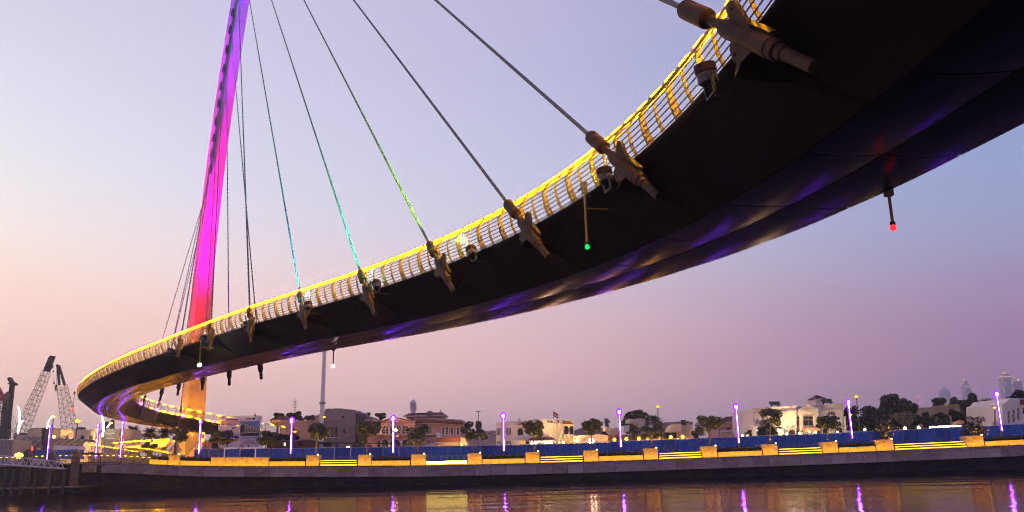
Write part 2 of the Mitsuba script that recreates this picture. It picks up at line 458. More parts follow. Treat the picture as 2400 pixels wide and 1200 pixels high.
def anchor(u, l, zb, top, scale=1.0, side=-1, gussets=True):
    """Cable, sleeve, lug plates, anchor body, collar and tail pipe for one stay; axis through the deck edge point."""
    c0 = P1(u - (.52 if l < 0 else .1), l, zb); ax = np.asarray(top, float) - c0; Ltot = np.linalg.norm(ax); ax /= Ltot
    c0 = c0 - ax * (.30 if u < 20 else .42)
    q = lambda d: c0 + ax * d
    s = scale
    part(BR, 'stay_cable', MB().bar(q(1.9 * s), top, .055, 8), CABLE, smooth=True)
    part(BR, 'cable_sleeve', MB().tube([q(d) for d in (.98 * s, 1.0 * s, 1.03 * s, 1.75 * s, 1.83 * s, 1.9 * s)], [.10 * s, .165 * s, .175 * s, .175 * s, .14 * s, .06], 14), PAINT, smooth=40)
    C, Tn, nn, Z = dk(u)
    tv = np.array([*Tn[0], 0.0]); tv -= ax * (tv @ ax); tv /= np.linalg.norm(tv)
    ov = np.cross(ax, tv)
    b = MB()
    b.tube([q(d) for d in (.42 * s, 1.0 * s)], .085 * s, 10)
    b.tube([q(d) for d in (-.92 * s, -.9 * s, .3 * s, .44 * s, .47 * s)], [.15 * s, .172 * s, .168 * s, .15 * s, .08 * s], 16)
    b.tube([q(d) for d in (-1.08 * s, -1.06 * s, -.9 * s)], [.145 * s, .16 * s, .16 * s], 14)
    b.tube([q(d) for d in (-1.24 * s, -1.22 * s, -1.06 * s)], [.11 * s, .125 * s, .125 * s], 14)
    an = part(BR, 'cable_anchor', b, PAINT, smooth=40)
    part(an, 'tail_pipe', MB().tube([q(d) for d in (-1.95 * s, -1.94 * s, -1.22 * s)], [.075 * s, .10 * s, .10 * s], 12), PAINT, smooth=40)
    for sd in (-1, 1):
        # rounded lug plate beside the upper end of the body, with an eye hole
        pl = Polygon([(-.55, 0), (-.10, .36), (.10, .46), (.24, .42), (.30, .28), (.22, .10), (.2, 0)]).buffer(.03, quad_segs=4)
        hole = affinity.scale(Polygon([(math.cos(a), math.sin(a)) for a in np.linspace(0, 6.28, 11)[:-1]]), .045, .045, origin=(0, 0))
        pl = pl.difference(affinity.translate(hole, .15, .33)); pl = affinity.scale(pl, .85, .85, origin=(0, 0))
        e = trimesh.creation.extrude_polygon(pl, .07, engine='earcut')
        v = e.vertices
        wv = c0 + np.outer(v[:, 0] * s, ax) + np.outer(v[:, 1] * s * sd + sd * .08 * s, tv) + np.outer((v[:, 2] - .035) * s, ov)
        f = e.faces if sd > 0 else e.faces[:, ::-1]
        part(an, 'lug_plate', (wv, f), PAINT)
    if gussets:
        inw = np.array([*nn[0], 0.0]); inw -= ax * (inw @ ax); inw /= np.linalg.norm(inw)
        for g in (.19, .25):
            m0 = q(-.44 * s) - tv * g + inw * .06
            part(BR, 'gusset_plate', MB().box(m0, (.86 * s, .02, .13), M=np.array([ax, tv, np.cross(ax, tv)])), PAINT)
    return c0, ax


CAB = [(0, 1.0, -420), (1, .92, -360), (2, .86, -300), (3, .82, -235), (4, .80, -170), (5, .80, -95), (6, .80, -35), (7, .80, 190), (8, .80, 318)]
ANCH = []
for k, sc, py in CAB:
    u = A0 + BAY * k
    top = pylon_front(pylon_z_at(py))
    ANCH.append((u, *anchor(u, -(H + .33), .10, top, 1.06)))
    # rib under the deck edge: a fin that runs down to the knuckle of the box
    up_, lo_ = P1(u, -H + .01, -.16), P1(u - .9, -Hb - .02, -DEP + .03)
    C, Tn, nn, Z = dk(u); tv = np.array([*Tn[0], 0])
    dn = np.array([0, 0, -1.0])
    w0 = .26
    v = [up_ - tv * w0, up_ + tv * w0, lo_, up_ + dn * .42 - np.array([*nn[0], 0]) * .16, P1(u - .3, -H * .78, -.62) + dn * .16]
    part(BR, 'deck_rib', MB().add(v, [[0, 3, 4], [0, 4, 2], [3, 1, 4], [1, 2, 4], [0, 1, 3]]), PAINT if False else DECK)
for k in range(-3, 0):
    u = A0 + BAY * k
    up_, lo_ = P1(u, -H + .01, -.16), P1(u - .9, -Hb - .02, -DEP + .03)
    C, Tn, nn, Z = dk(u); tv = np.array([*Tn[0], 0]); dn = np.array([0, 0, -1.0])
    v = [up_ - tv * .26, up_ + tv * .26, lo_, up_ + dn * .42 - np.array([*nn[0], 0]) * .16, P1(u - .3, -H * .78, -.62) + dn * .16]
    part(BR, 'deck_rib', MB().add(v, [[0, 3, 4], [0, 4, 2], [3, 1, 4], [1, 2, 4], [0, 1, 3]]), DECK)
# stays on the inner edge of the bend and on the far return
for u, py in ((69.9, 70), (77.4, 135), (84.9, 262), (93.2, 352), (100.4, 395)):
    anchor(u, H + .30, -.25, pylon_front(pylon_z_at(py)), 1.25, side=1, gussets=False)
for u, py in ((130.5, 430), (136.5, 470), (142.5, 505)):
    anchor(u, H + .30, .1, pylon_front(pylon_z_at(py)), 1.0, side=1, gussets=False)
# brackets on the pylon where the stays end
for i, py in enumerate((-400, -340, -280, -215, -150, -75, -15, 32, 72, 118, 163, 204, 244, 285, 325, 362, 398)):
    z = pylon_z_at(py); c = pylon_front(z) + np.array([0, .35, 0])
    m = MB().box(c + np.array([0, -.25, .35]), (.34, .9, .9)).box(c + np.array([.0, -.55, -.25]), (.5, .5, .7))
    m.tube([c + np.array([0, -.7, -.9]), c + np.array([0, -.55, .1])], .2, 8)
    part(PYK, 'cable_bracket', m, DARKM)

# ------------------------------------------------------------------ floodlights clamped to the deck edge, each with a coloured beam up its stay
FLOOD = [(7.9, (1, .55, .04), 26, 'large amber floodlight under the topmost nearest cable anchor of the footbridge'), (14.95, (1, .80, .03), 26, 'yellow floodlight tucked behind the second cable anchor from the near end'),
         (26.1, (.35, 1, .02), 40, 'floodlight with a lime green beam on the deck edge left of the third anchor'), (34.95, (.02, 1, .60), 44, 'floodlight with a turquoise beam beside the green lit cable end'),
         (43.0, (.04, .65, 1), 46, 'floodlight with a sky blue beam beside the blue lit cable end'), (52.7, (.25, .6, 1), 46, 'floodlight with a pale blue beam on the deck edge above the thin white mast'),
         (61.2, (.35, .55, 1), 44, 'floodlight with a bluish beam just right of the red part of the pylon'), (70.2, (.35, .45, 1), 50, 'farthest blue white floodlight on the outer deck edge, left of the pylon')]
for i, (u, col, pw_, lab) in enumerate(FLOOD):
    key = thing('floodlight', lab, 'floodlight', 'floodlights along the outer edge of the footbridge')
    tgt_k = [0, 1, 3, 4, 5, 6, 7, 8][i]
    c = P1(u, -(H + (.55 if i in (3, 4) else .26)), -.02)
    tgt = ANCH[tgt_k][1] + ANCH[tgt_k][2] * (2.2 if i < 2 else 3.2)
    ax = tgt - c; ax /= np.linalg.norm(ax)
    ax2 = ax * .6 + np.array([0, 0, .8]); ax2 /= np.linalg.norm(ax2)
    q = lambda d: c + ax2 * d
    part(key, 'housing', MB().tube([q(-.22), q(-.20), q(-.02), q(.0)], [.13, .16, .17, .17], 14), DARKM, smooth=40)
    fins = MB()
    for d in np.arange(-.18, -.02, .03): fins.tube([q(d), q(d + .012)], .185, 14)
    part(key, 'cooling_fins', fins, GREYM)
    part(key, 'hood', MB().tube([q(-.01), q(.0), q(.03), q(.16)], [.16, .19, .205, .205], 16, cap=False).tube([q(.16), q(.03)], [.195, .195], 16, cap=False), PAINT, smooth=40)
    part(key, 'lens', MB().tube([q(.02), q(.03)], .155, 14), BLACK, emit=np.array(col) * 14)
    C, Tn, nn, Z = dk(u); tv = np.array([*Tn[0], 0])
    part(key, 'bracket', MB().beam(q(-.1) - tv * .2, q(-.45) - tv * .2, .03, .06).beam(q(-.1) + tv * .2, q(-.45) + tv * .2, .03, .06).beam(q(-.45) - tv * .21, q(-.45) + tv * .21, .06, .03).beam(q(-.45), P1(u, -H + .3, -.42), .05, .05), DARKM)
    if i in (2, 3, 4): spot(key + '__beam', q(.2), ANCH[tgt_k][1] + ANCH[tgt_k][2] * 15, col, pw_ * 300, 13, 6, ew=3.5)
    spot(key + '__beam', q(.2), P1(u + 1.0, -H, .75), col, pw_ * 2.6, 42, 18, ew=.9)

# magenta and red floods on the far return of the bridge
for u, col, lab in ((129.3, (1, .0, .55), 'pink floodlight at the start of the far railing, next to the dark bend'), (136.2, (.75, 0, 1), 'violet floodlight at the foot of the violet lit stay on the far railing'),
                    (143.1, (1, 0, .35), 'rose red floodlight on the far railing in front of the orange pylon'), (149.2, (1, .02, .02), 'red floodlight on the far railing beside the left billboard')):
    key = thing('floodlight', lab, 'floodlight', None)
    c = P1(u, H + .35, -.05)
    part(key, 'housing', MB().tube([c - np.array([0, 0, .35]), c], [.16, .2], 10), DARKM)
    part(key, 'lens', MB().ball(c + np.array([0, -.12, .12]), .24, 6), BLACK, emit=np.array(col) * 7 + .6, ew=.1)
    part(key, 'bracket', MB().beam(c - np.array([0, 0, .3]), P1(u, H - .3, -.3), .06, .06), DARKM)
    spot(key + '__beam', c + np.array([0, -.3, .4]), c + np.array([.3, .4, 4]), col, 90, 38, 15, ew=.5)
    spot(key + '__beam', c + np.array([0, -.3, .4]), pylon_front(40), col if u < 140 else (.8, 0, .8), 15000, 14, 7, ew=1.5)

# violet floods on the inner edge of the bend, aimed up the stays of the left fan
for u, k_, lab in ((75.6, 1, 'violet floodlight on the inner deck edge below the stays left of the pylon'), (91.4, 3, 'violet floodlight on the inner deck edge farther round the bend')):
    key = thing('floodlight', lab, 'floodlight')
    c = P1(u, H + .55, -.1); tgt = pylon_front(pylon_z_at((262, 380)[k_ // 3]))
    ax = (tgt - c) / np.linalg.norm(tgt - c)
    part(key, 'housing', MB().tube([c - ax * .3, c], [.15, .18], 10), DARKM); part(key, 'bracket', MB().beam(c - ax * .2, P1(u, H - .3, -.3), .05, .05), DARKM)
    spot(key + '__beam', c + ax * .05, tgt, (.42, .0, 1), 9000, 17, 9, ew=2.0)

# navigation lights hanging from the deck edges
def nav(top, length, col, lab, r, arm=True, power=40):
    key = thing('navigation_light', lab, 'navigation light')
    bot = top - np.array([0, 0, length])
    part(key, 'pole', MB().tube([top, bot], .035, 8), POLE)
    part(key, 'bracket', MB().box(top + np.array([0, 0, .02]), (.16, .16, .3)).beam(top + np.array([0, 0, .1]), top + np.array([-.18, .05, -.05]), .05, .04), STEEL)
    if arm:
        a = top - np.array([0, 0, length * .38])
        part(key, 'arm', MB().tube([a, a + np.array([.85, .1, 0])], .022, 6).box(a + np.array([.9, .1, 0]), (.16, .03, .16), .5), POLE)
    part(key, 'housing', MB().tube([bot, bot - np.array([0, 0, .07])], .06, 8), DARKM)
    part(key, 'lamp', MB().ball(bot - np.array([0, 0, .13]), r, 8), BLACK, emit=np.array(col) * power, ew=.1)


C, Tn, nn, Z = dk(16.9)
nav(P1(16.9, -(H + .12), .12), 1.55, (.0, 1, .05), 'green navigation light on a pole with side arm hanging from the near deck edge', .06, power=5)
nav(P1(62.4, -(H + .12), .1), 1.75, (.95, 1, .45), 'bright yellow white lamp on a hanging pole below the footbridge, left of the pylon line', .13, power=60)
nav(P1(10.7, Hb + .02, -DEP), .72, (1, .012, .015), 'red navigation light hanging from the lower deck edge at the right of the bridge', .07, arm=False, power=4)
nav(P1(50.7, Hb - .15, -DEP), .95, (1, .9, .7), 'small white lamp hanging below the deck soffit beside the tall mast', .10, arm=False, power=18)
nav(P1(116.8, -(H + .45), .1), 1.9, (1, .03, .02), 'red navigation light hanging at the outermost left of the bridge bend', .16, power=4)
# ------------------------------------------------------------------ ground floodlights that colour the pylon in bands
BANDS = [(7, (1, .33, .0), 'left orange', -4.5), (15, (1, .24, .0), 'right orange', -1.0), (25, (1, .05, .005), 'scarlet', -5.5), (34, (1, .0, .03), 'crimson', -2.0), (43, (1, .0, .06), 'pink', -6.0),
         (53, (1, .0, .22), 'magenta', -3.0), (66, (.75, .0, .72), 'purple', -6.5), (80, (.40, .0, 1), 'violet', -4.0), (95, (.17, .03, 1), 'blue violet', -5.0)]
for i, (zt, col, nm, dx) in enumerate(BANDS):
    b = pylon(3.2) + np.array([dx, -15.0 - 1.2 * (i % 3), 0]); b[2] = zq(b[0]) + .35
    tgt = pylon(zt); nxt = pylon(BANDS[min(i + 1, len(BANDS) - 1)][0] + (14 if i == len(BANDS) - 1 else 0))
    ax = tgt - b; dist = np.linalg.norm(ax); ax /= dist
    an = nxt - b; an /= np.linalg.norm(an)
    cut = math.degrees(math.acos(float(ax @ an))) * 1.25
    key = thing('ground_floodlight', nm + ' floodlight on the ground before the pylon foot', 'floodlight')
    part(key, 'housing', MB().tube([b - ax * .3, b], [.22, .28], 10), DARKM)
    part(key, 'stand', MB().box(b - np.array([0, 0, .3]), (.5, .3, .08)).beam(b + np.array([-.26, 0, -.3]), b + np.array([-.26, 0, 0]), .04, .06).beam(b + np.array([.26, 0, -.3]), b + np.array([.26, 0, 0]), .04, .06), DARKM)
    facing = max(.12, float(-(ax @ np.array([-.25, -.968, 0]))))
    spot(key + '__beam', b + ax * .1, tgt, col, 20.0 * dist ** 2 / facing, cut, cut * .12, ew=2.4)
# ------------------------------------------------------------------ quay wall of the far shore: coping, hung stone panels, dark recess under them
def px_of(X, Y, z): return float(project(np.array([X, Y, z]))[0])


QW = thing('quay_wall', 'long stone quay wall along the far bank with hung panels over a dark recess', 'wall')
sel = QS
low = lambda o, dz: np.column_stack([sel[:, 0], sel[:, 1] + o, sel[:, 2] + dz])
part(QW, 'coping', MB().grid(np.array([low(o, z) for o, z in ((-.12, -.17), (-.12, 0), (.40, 0), (.40, -.17), (-.12, -.17))]), flip=True), PANELS[1])
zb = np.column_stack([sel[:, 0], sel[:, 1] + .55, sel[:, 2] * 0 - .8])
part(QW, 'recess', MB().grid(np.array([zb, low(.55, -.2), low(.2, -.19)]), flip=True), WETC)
plen = 2.04
arc = np.r_[0, np.cumsum(np.linalg.norm(np.diff(sel[:, :2], axis=0), axis=1))]
qa = lambda a: np.array([np.interp(a, arc, sel[:, k]) for k in range(3)])
for k in range(int(arc[-1] / plen)):
    a, b = qa(k * plen + .025), qa((k + 1) * plen - .025)
    if px_of(*a) < 178: continue
    if px_of(*a) > 2440: break
    o = np.array([0, rnd.uniform(-.012, .012), -.19 - .56 - (.03 if px_of(*a) < 330 else 0)])
    part(QW, 'stone_panel', MB().beam(a + o, b + o, .14, 1.12), PANELS[rnd.choice([0, 0, 0, 1, 1, 2])])

# low lit wall along the promenade edge: plain stretches, planters, stepped benches with light strips, one long added strip of light behind the coping
BLOCKS = [(394, 420, 1), (717, 747, 1), (839, 870, 1), (963, 997, 1), (1096, 1129, 1), (1232, 1265, 1), (1369, 1403, 1), (1510, 1543, 1), (1647, 1682, 1), (1789, 1824, 1), (1930, 1966, 1), (2055, 2096, 1), (2268, 2308, 1)]
STEPS = [(750, 837), (1267, 1367), (1545, 1645), (1826, 1928), (2098, 2266)]
HEDGE = [(421, 492), (631, 715), (871, 961), (1131, 1230), (1405, 1508), (1684, 1787), (1968, 2053), (2310, 2420), (350, 392)]
OFF = 1.5


def seg_mb(px0, px1, o0, o1, z0, z1, n=4):
    m = MB()
    xs = np.linspace(px0, px1, n)
    a = np.array([shore(x, o0, z0) for x in xs]); b = np.array([shore(x, o0, z1) for x in xs]); c = np.array([shore(x, o0, z1) + [0, o1 - o0, 0] for x in xs]); d = np.array([shore(x, o0, z0) + [0, o1 - o0, 0] for x in xs])
    m.grid(np.array([a, b, c, d]), flip=True)
    for i, fl in ((0, 0), (-1, 1)):
        q = [a[i], b[i], c[i], d[i]]
        m.add(q, [[0, 1, 2, 3]] if fl else [[3, 2, 1, 0]])
    return m


names = {394: 'beside the small notice board', 717: 'left of the leftmost stepped bench', 839: 'before the left end of the pink villa', 963: 'left of the glaring bench light', 1096: 'right of the glaring bench light', 1232: 'in front of the white villa porch', 1369: 'below the bright white star lamp',
         1510: 'before the palms of the crenellated villa', 1647: 'before the brown hipped roof house', 1789: 'before the left wing of the large white villa', 1930: 'before the arched window of the large white villa', 2055: 'under the left flowering bush', 2268: 'under the right flowering bush'}
for a, b, _ in BLOCKS:
    k = thing('stone_planter', 'square yellow lit stone planter ' + names[a], 'planter', 'planters along the promenade')
    w = b - a
    for col in range(2):
        for row in range(4):
            x0, x1 = a + col * w / 2 + .3, a + (col + 1) * w / 2 - .3
            part(k, 'stone_course', seg_mb(x0, x1, OFF, OFF + .9, .02 + row * .385, .02 + row * .385 + .37, 2), STONE)
    part(k, 'core', seg_mb(a + .4, b - .4, OFF + .03, OFF + 1.9, .0, 1.5, 2), STONE)
    part(k, 'planting', MB().ball(shore((a + b) / 2, OFF + .9, 1.55), (.8, .7, .12), 6), LEAFD)
    lb = shore(b - 3, OFF + .2, 1.60)
    part(k, 'corner_lamp', MB().ball(lb, .11, 6), BLACK, emit=WARM * np.array([1, 1, .3]) * 9)
    up = shore((a + b) / 2 + 5, OFF - .1, 1.62)
    spot(k + '__uplight', up, up + np.array([.3, .9, 3.0]), (1, .70, .05), 190, 60, 25, ew=.7)
hn = ['left of the long plain bench wall', 'left of the leftmost stepped bench', 'in front of the pink villa', 'in front of the white villa', 'below the garden with the wall lamps', 'below the brown hipped roof house', 'right of the large white villa', 'at the right edge of the picture', 'next to the switchback ramp railing']
for (a, b), w in zip(HEDGE, hn):
    k = thing('hedge_planter', 'low stone planter wall with clipped dark hedge ' + w, 'planter', 'hedge planters along the promenade')
    n = max(2, int(round((b - a) / 19)))
    xs = np.linspace(a, b, n + 1)
    for i in range(n):
        part(k, 'stone_block', seg_mb(xs[i] + .25, xs[i + 1] - .25, OFF, OFF + .4, .02, .74, 2), STONE)
    h = MB()
    for i in range(int((b - a) * 7)):
        c = shore(rnd.uniform(a + 1, b - 1), OFF + rnd.uniform(.42, 1.2), rnd.uniform(.55, 1.32)); s = .09
        q = rs.normal(size=(3, 3)); q, _ = np.linalg.qr(q)
        h.add([c + q[0] * s, c + q[1] * s, c - q[0] * s, c - q[1] * s], [[0, 1, 2, 3]])
    h.mesh(trimesh.Trimesh(*seg_mb(a + 1, b - 1, OFF + .5, OFF + 1.1, .3, 1.18).get(), process=False))
    part(k, 'hedge', h, LEAFD)
k = thing('bench_wall', 'long curved yellow lit bench wall of upright stone blocks below the billboards', 'bench')
for i, (x0, x1) in enumerate(zip(np.linspace(493, 629, 9)[:-1], np.linspace(493, 629, 9)[1:])):
    part(k, 'stone_block', seg_mb(x0 + .35, x1 - .35, OFF, OFF + .8, .02, 1.30, 2), STONE)
sn = ['before the long white site cabin', 'before the right half of the white villa', 'before the crenellated villa', 'before the large white villa entrance', 'before the biggest dark tree, the longest one']
for (a, b), w in zip(STEPS, sn):
    k = thing('stepped_bench', 'stepped bench with yellow light strips ' + w, 'bench', 'stepped benches along the promenade')
    L = MB()
    for s in range(3):
        part(k, 'step', seg_mb(a, b, OFF + .5 * s, OFF + .5 * s + .49, .02, .30 + .30 * s, 6), STONE)
        L.mesh(trimesh.Trimesh(*seg_mb(a + 1, b - 1, OFF + .5 * s - .03, OFF + .5 * s - .005, .185 + .30 * s, .265 + .30 * s, 6).get(), process=False))
    part(k, 'light_strip', L, BLACK, emit=np.array([1, .62, .01]) * 3.2, ew=.2)
    m = MB()
    for x in np.linspace(a + 6, b - 6, 7):
        c = shore(x, OFF + 2.3, 1.28); m.box(c, (.95, .06, .05)); m.box(c + np.array([0, .05, -.35]), (.06, .06, .65))
    part(k, 'back_rest', m, GREYM)
k = thing('stepped_bench', 'bench with one glaring broad white yellow light bar, left of the pink villa shed', 'bench', 'stepped benches along the promenade')
part(k, 'step', seg_mb(998, 1095, OFF, OFF + 1.5, .02, .28, 6), STONE)
part(k, 'light_bar', seg_mb(999, 1094.5, OFF - .06, OFF - .01, .22, .62, 6), BLACK, emit=np.array([1, .75, .12]) * 8, ew=.4)
m = MB()
for x in np.linspace(1004, 1090, 7):
    c = shore(x, OFF + 2.3, 1.28); m.box(c, (.95, .06, .05)); m.box(c + np.array([0, .05, -.35]), (.06, .06, .65))
part(k, 'back_rest', m, GREYM)
# hidden emitter band behind the coping, added to light the planter walls
PL = thing('paving_light', 'added hidden amber strip along the quay edge that lights the planter walls', 'light strip')
xs = np.linspace(186, 2440, 120)
p0 = np.array([shore(x, .44, .055) for x in xs]); p1 = np.array([shore(x, 1.22, .02) for x in xs])
part(PL, 'strip', MB().grid(np.array([p0, p1]), flip=True), BLACK, emit=AMBER * 22, ew=2)
part(PL, 'shield', MB().grid(np.array([[shore(x, .405, .004) for x in xs], [shore(x, .405, .10) for x in xs]]), flip=True), DARKM)

# ------------------------------------------------------------------ blue corrugated hoarding
FT = [(150, 1056), (470, 1053), (620, 1052), (800, 1050), (1000, 1047), (1280, 1042), (1440, 1035.5), (1680, 1026), (2000, 1013.5), (2390, 994.5), (2500, 989)]
fx, fy = np.array(FT).T
FN = thing('hoarding', 'long blue corrugated sheet hoarding along the whole promenade', 'fence')


def corrugated(w, h, n):
    xs = np.linspace(0, w, 4 * n + 1); ys = .12 * np.array([(0, 0, 1, 1)[i % 4] for i in range(4 * n + 1)])
    G = np.array([np.column_stack([xs, ys, xs * 0]), np.column_stack([xs, ys, xs * 0 + h])])
    return MB().grid(G, flip=True)


FENCE_Y = 13.5
cur = 456.0
i = 0
sheet = mikit.ply(trimesh.Trimesh(*corrugated(2.4, 1.0, 6).get(), process=False), BLUE)
sheets = [{**sheet, 'bsdf': {'type': 'ref', 'id': b}} for b in (BLUE, BLUE, BLUE2)]
flat = mikit.ply(trimesh.Trimesh(*corrugated(2.4, 1.0, 1).get(), process=False), BLUE)
flats = [{**flat, 'bsdf': {'type': 'ref', 'id': b}} for b in (BLUE, BLUE2)]
while cur < 2440:
    Y = quay(cur)[1] + FENCE_Y
    p = at(cur, np.interp(cur, fx, fy), Y)
    nxt = px_of(p[0] + 2.4, Y, p[2])
    q = at(nxt, np.interp(nxt, fx, fy), quay(nxt)[1] + FENCE_Y)
    g = zq(p[0]) - .03
    ang = math.degrees(math.atan2(q[1] - p[1], q[0] - p[0]))
    key = numbered(FN + '__corrugated_sheet')
    pool = flats if (cur < 800 and i % 3) or i % 7 == 0 else sheets
    scene[key] = {**pool[rnd.randrange(len(pool))], 'to_world': T().translate([p[0], p[1] + rnd.uniform(-.02, .02), g]).rotate([0, 0, 1], ang).scale([1, 1, p[2] - g + rnd.uniform(-.03, .03)])}
    if i % 2 == 0: part(FN, 'post', MB().box((p[0], p[1] - .03, (g + p[2]) / 2), (.07, .05, p[2] - g)), GREYM)
    part(FN, 'cap_rail', MB().beam((p[0], p[1] + .03, p[2] + .04), (q[0], q[1] + .03, q[2] + .04), .07, .07), TRIM)
    cur = nxt; i += 1

# ------------------------------------------------------------------ purple lamp posts
LP = [(119, 998, 111, 1075, 'leftmost purple lamp post, before the tan arched building', 3), (231.5, 996, 226.5, 1055, 'purple lamp post left of the grey container tower', 4), (289, 989, 283.5, 1062, 'purple lamp post just right of the grey container tower', 4), (471.5, 987, 466, 1068, 'purple lamp post in front of the orange pylon foot', 5),
      (684.7, 984, 681.5, 1070, 'purple lamp post between the billboards and the tall white mast', 6), (922, 979, 921.5, 1070, 'purple lamp post in front of the pink villa', 6), (1179.5, 973, 1181.5, 1066, 'purple lamp post at the left end of the white villa', 6),
      (1453, 964, 1455.5, 1059, 'purple lamp post in front of the crenellated villa', 6), (1725.5, 952, 1732, 1047, 'purple lamp post in front of the brown hipped roof', 6), (1989, 942, 1998, 1037, 'purple lamp post at the right corner of the large white villa', 6), (2334, 922, 2349, 1017, 'rightmost purple lamp post beside the small white villa', 6)]
for tx, ty, bx, by, lab, off in LP:
    q = quay(bx); Y = q[1] + 6.5
    base = at(bx, by, Y); base[2] = zq(base[0])
    top = at(tx, ty, Y)
    h = top[2] - base[2]
    top[0] = base[0] + (top[0] - base[0]) * .25
    base[0] = top[0]
    k = thing('lamp_post', lab, 'lamp post', 'purple lamp posts along the far promenade')
    z0 = base[2] + h * .27 if bx > 300 else base[2] + h * .12
    part(k, 'pole', MB().tube([base, (base[0], base[1], z0)], [.21, .15], 10).tube([(base[0], base[1] + .1, z0), (top[0], top[1] + .1, top[2] - .3)], .07, 6), BARK)
    cuts = np.linspace(z0, top[2] - .45, 4)
    tb, df = MB(), MB()
    for c0, c1 in zip(cuts[:-1], cuts[1:]):
        tb.tube([(base[0], base[1] - .13, c0 + .07), (base[0], base[1] - .13, c1 - .07)], .047, 6)
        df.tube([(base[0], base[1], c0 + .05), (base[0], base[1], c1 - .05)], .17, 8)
    dim = .5 if bx < 460 else 1.0
    hr = .46 if bx > 500 else .28
    tb.ball((top[0], top[1] - .2, top[2] - .12), (hr * .42, .1, hr * .62), 8)
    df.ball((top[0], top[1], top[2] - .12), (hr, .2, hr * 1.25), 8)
    part(k, 'diffuser', df, BLACK, emit=np.array([.62, .03, 3.0]) * (.8 if bx < 460 else 1), ew=.15)  # emissive shell added to imitate the violet glow around the tube
    part(k, 'light_tube', tb, BLACK, emit=np.array([70, 12, 420]) * dim * dim, ew=.5)
    part(k, 'collar', MB().tube([(base[0], base[1], top[2] - .62), (base[0], base[1], top[2] - .50)], .17, 8), DARKM)

# ------------------------------------------------------------------ promenade trees
def leaves(m, c, r, n, s, seed=0, squash=1.0):
    d = rs.normal(size=(n, 3)); d /= np.linalg.norm(d, axis=1, keepdims=True)
    p = np.asarray(c, float) + d * (rs.uniform(.25, 1, (n, 1)) ** .45) * np.asarray(r, float)
    a = rs.normal(size=(n, 3)); a /= np.linalg.norm(a, axis=1, keepdims=True)
    b = np.cross(a, rs.normal(size=(n, 3))); b /= np.linalg.norm(b, axis=1, keepdims=True)
    sz = s * rs.uniform(.6, 1.3, (n, 1))
    v = np.stack([p + a * sz, p + b * sz * .55, p - a * sz, p - b * sz * .55], 1).reshape(-1, 3)
    return m.add(v, np.arange(4 * n).reshape(n, 4))


def tree(name, lab, cat, base, cx, cz, rx, rz, Y, leafm, n=900, s=.22, clumps=9, group=None, trunk=.11, limbs=5, holes=.75):
    k = thing(name, lab, cat, group)
    base = np.asarray(base, float)
    cc = np.array([cx, Y, cz])
    t = MB(); kz = cz - rz * .55
    fork = np.array([base[0] + (cx - base[0]) * .8, Y, min(kz, cz - .2 * rz)])
    t.tube([base, base + (fork - base) * .5 + np.array([rnd.uniform(-.06, .06), 0, 0]), fork], [trunk * 1.15, trunk, trunk * .8], 7)
    m = MB()
    for i in range(clumps):
        g = i * 2.39996; r_ = .25 + .75 * math.sqrt((i + .5) / clumps)
        hgt = rnd.uniform(-1.0, 1.0)
        c = cc + np.array([math.cos(g) * rx * r_ * holes, math.sin(g) * rx * r_ * holes * .8, hgt * rz * .75])
        leaves(m, c, (rx * rnd.uniform(.30, .46), rx * rnd.uniform(.3, .45), rz * rnd.uniform(.26, .42)), n // clumps, s)
        if i < limbs: t.tube([fork - np.array([0, 0, .1]), (fork + c) / 2 + np.array([0, 0, -.1]), c], [trunk * .6, trunk * .4, trunk * .15], 5)
    part(k, 'trunk', t, BARK)
    part(k, 'crown', m, leafm)
    return k


PT = [(517, 1010, 1042, 25, 510, 'tree partly covering the left billboard', 'b'), (626, 1010, 1045, 22, 620, 'small tree right of the billboards below the bridge end', 'b'), (745, 987, 1032, 21, 738, 'tree in front of the white mast and the grey block', 'b'), (862, 984, 1040, 27, 860, 'tree in front of the left corner of the pink villa', 'b'),
      (978, 995, 1043, 25, 982, 'tree in front of the middle of the pink villa', 'b'), (1110, 984, 1036, 26, 1115, 'dark gappy tree right of the pink villa', 'd'), (1250, 982, 1024, 22, 1252, 'tree in front of the white villa porch', 'b'), (1387, 981, 1021, 22, 1386, 'tree above the bright star lamp right of the white villa', 'b'),
      (1527, 988, 1030, 27, 1529, 'tree in front of the palms of the crenellated villa', 'b'), (1663, 974, 1018, 30, 1665, 'tree left of the brown hipped roof house', 'b'), (1806, 957, 1001, 25, 1805, 'tree in front of the left wing of the large white villa', 'b'), (1941, 975, 1008, 25, 1942, 'tree in front of the arched window of the large white villa', 'b'),
      (420, 1003, 1036, 19, 414, 'tree left of the pylon foot, beside the small notice board', 'b')]
for cx, t0, t1, rpx, bx, lab, kd in PT:
    q = quay(bx); Y = q[1] + OFF + 1.0
    c = at(cx, (t0 + t1) / 2, Y); tp = at(cx, t0, Y); b = at(bx, 1070, Y); b[2] = zq(b[0]) + .9
    tree('promenade_tree', 'young ' + lab if kd == 'b' else lab, 'tree', b, c[0], c[2], rpx * Y / F, tp[2] - c[2], Y, LEAF if kd == 'b' else LEAFD, n=1500, s=.18, clumps=17 if kd == 'b' else 9, group='young trees in the promenade planters', holes=.88 if kd == 'b' else .95)
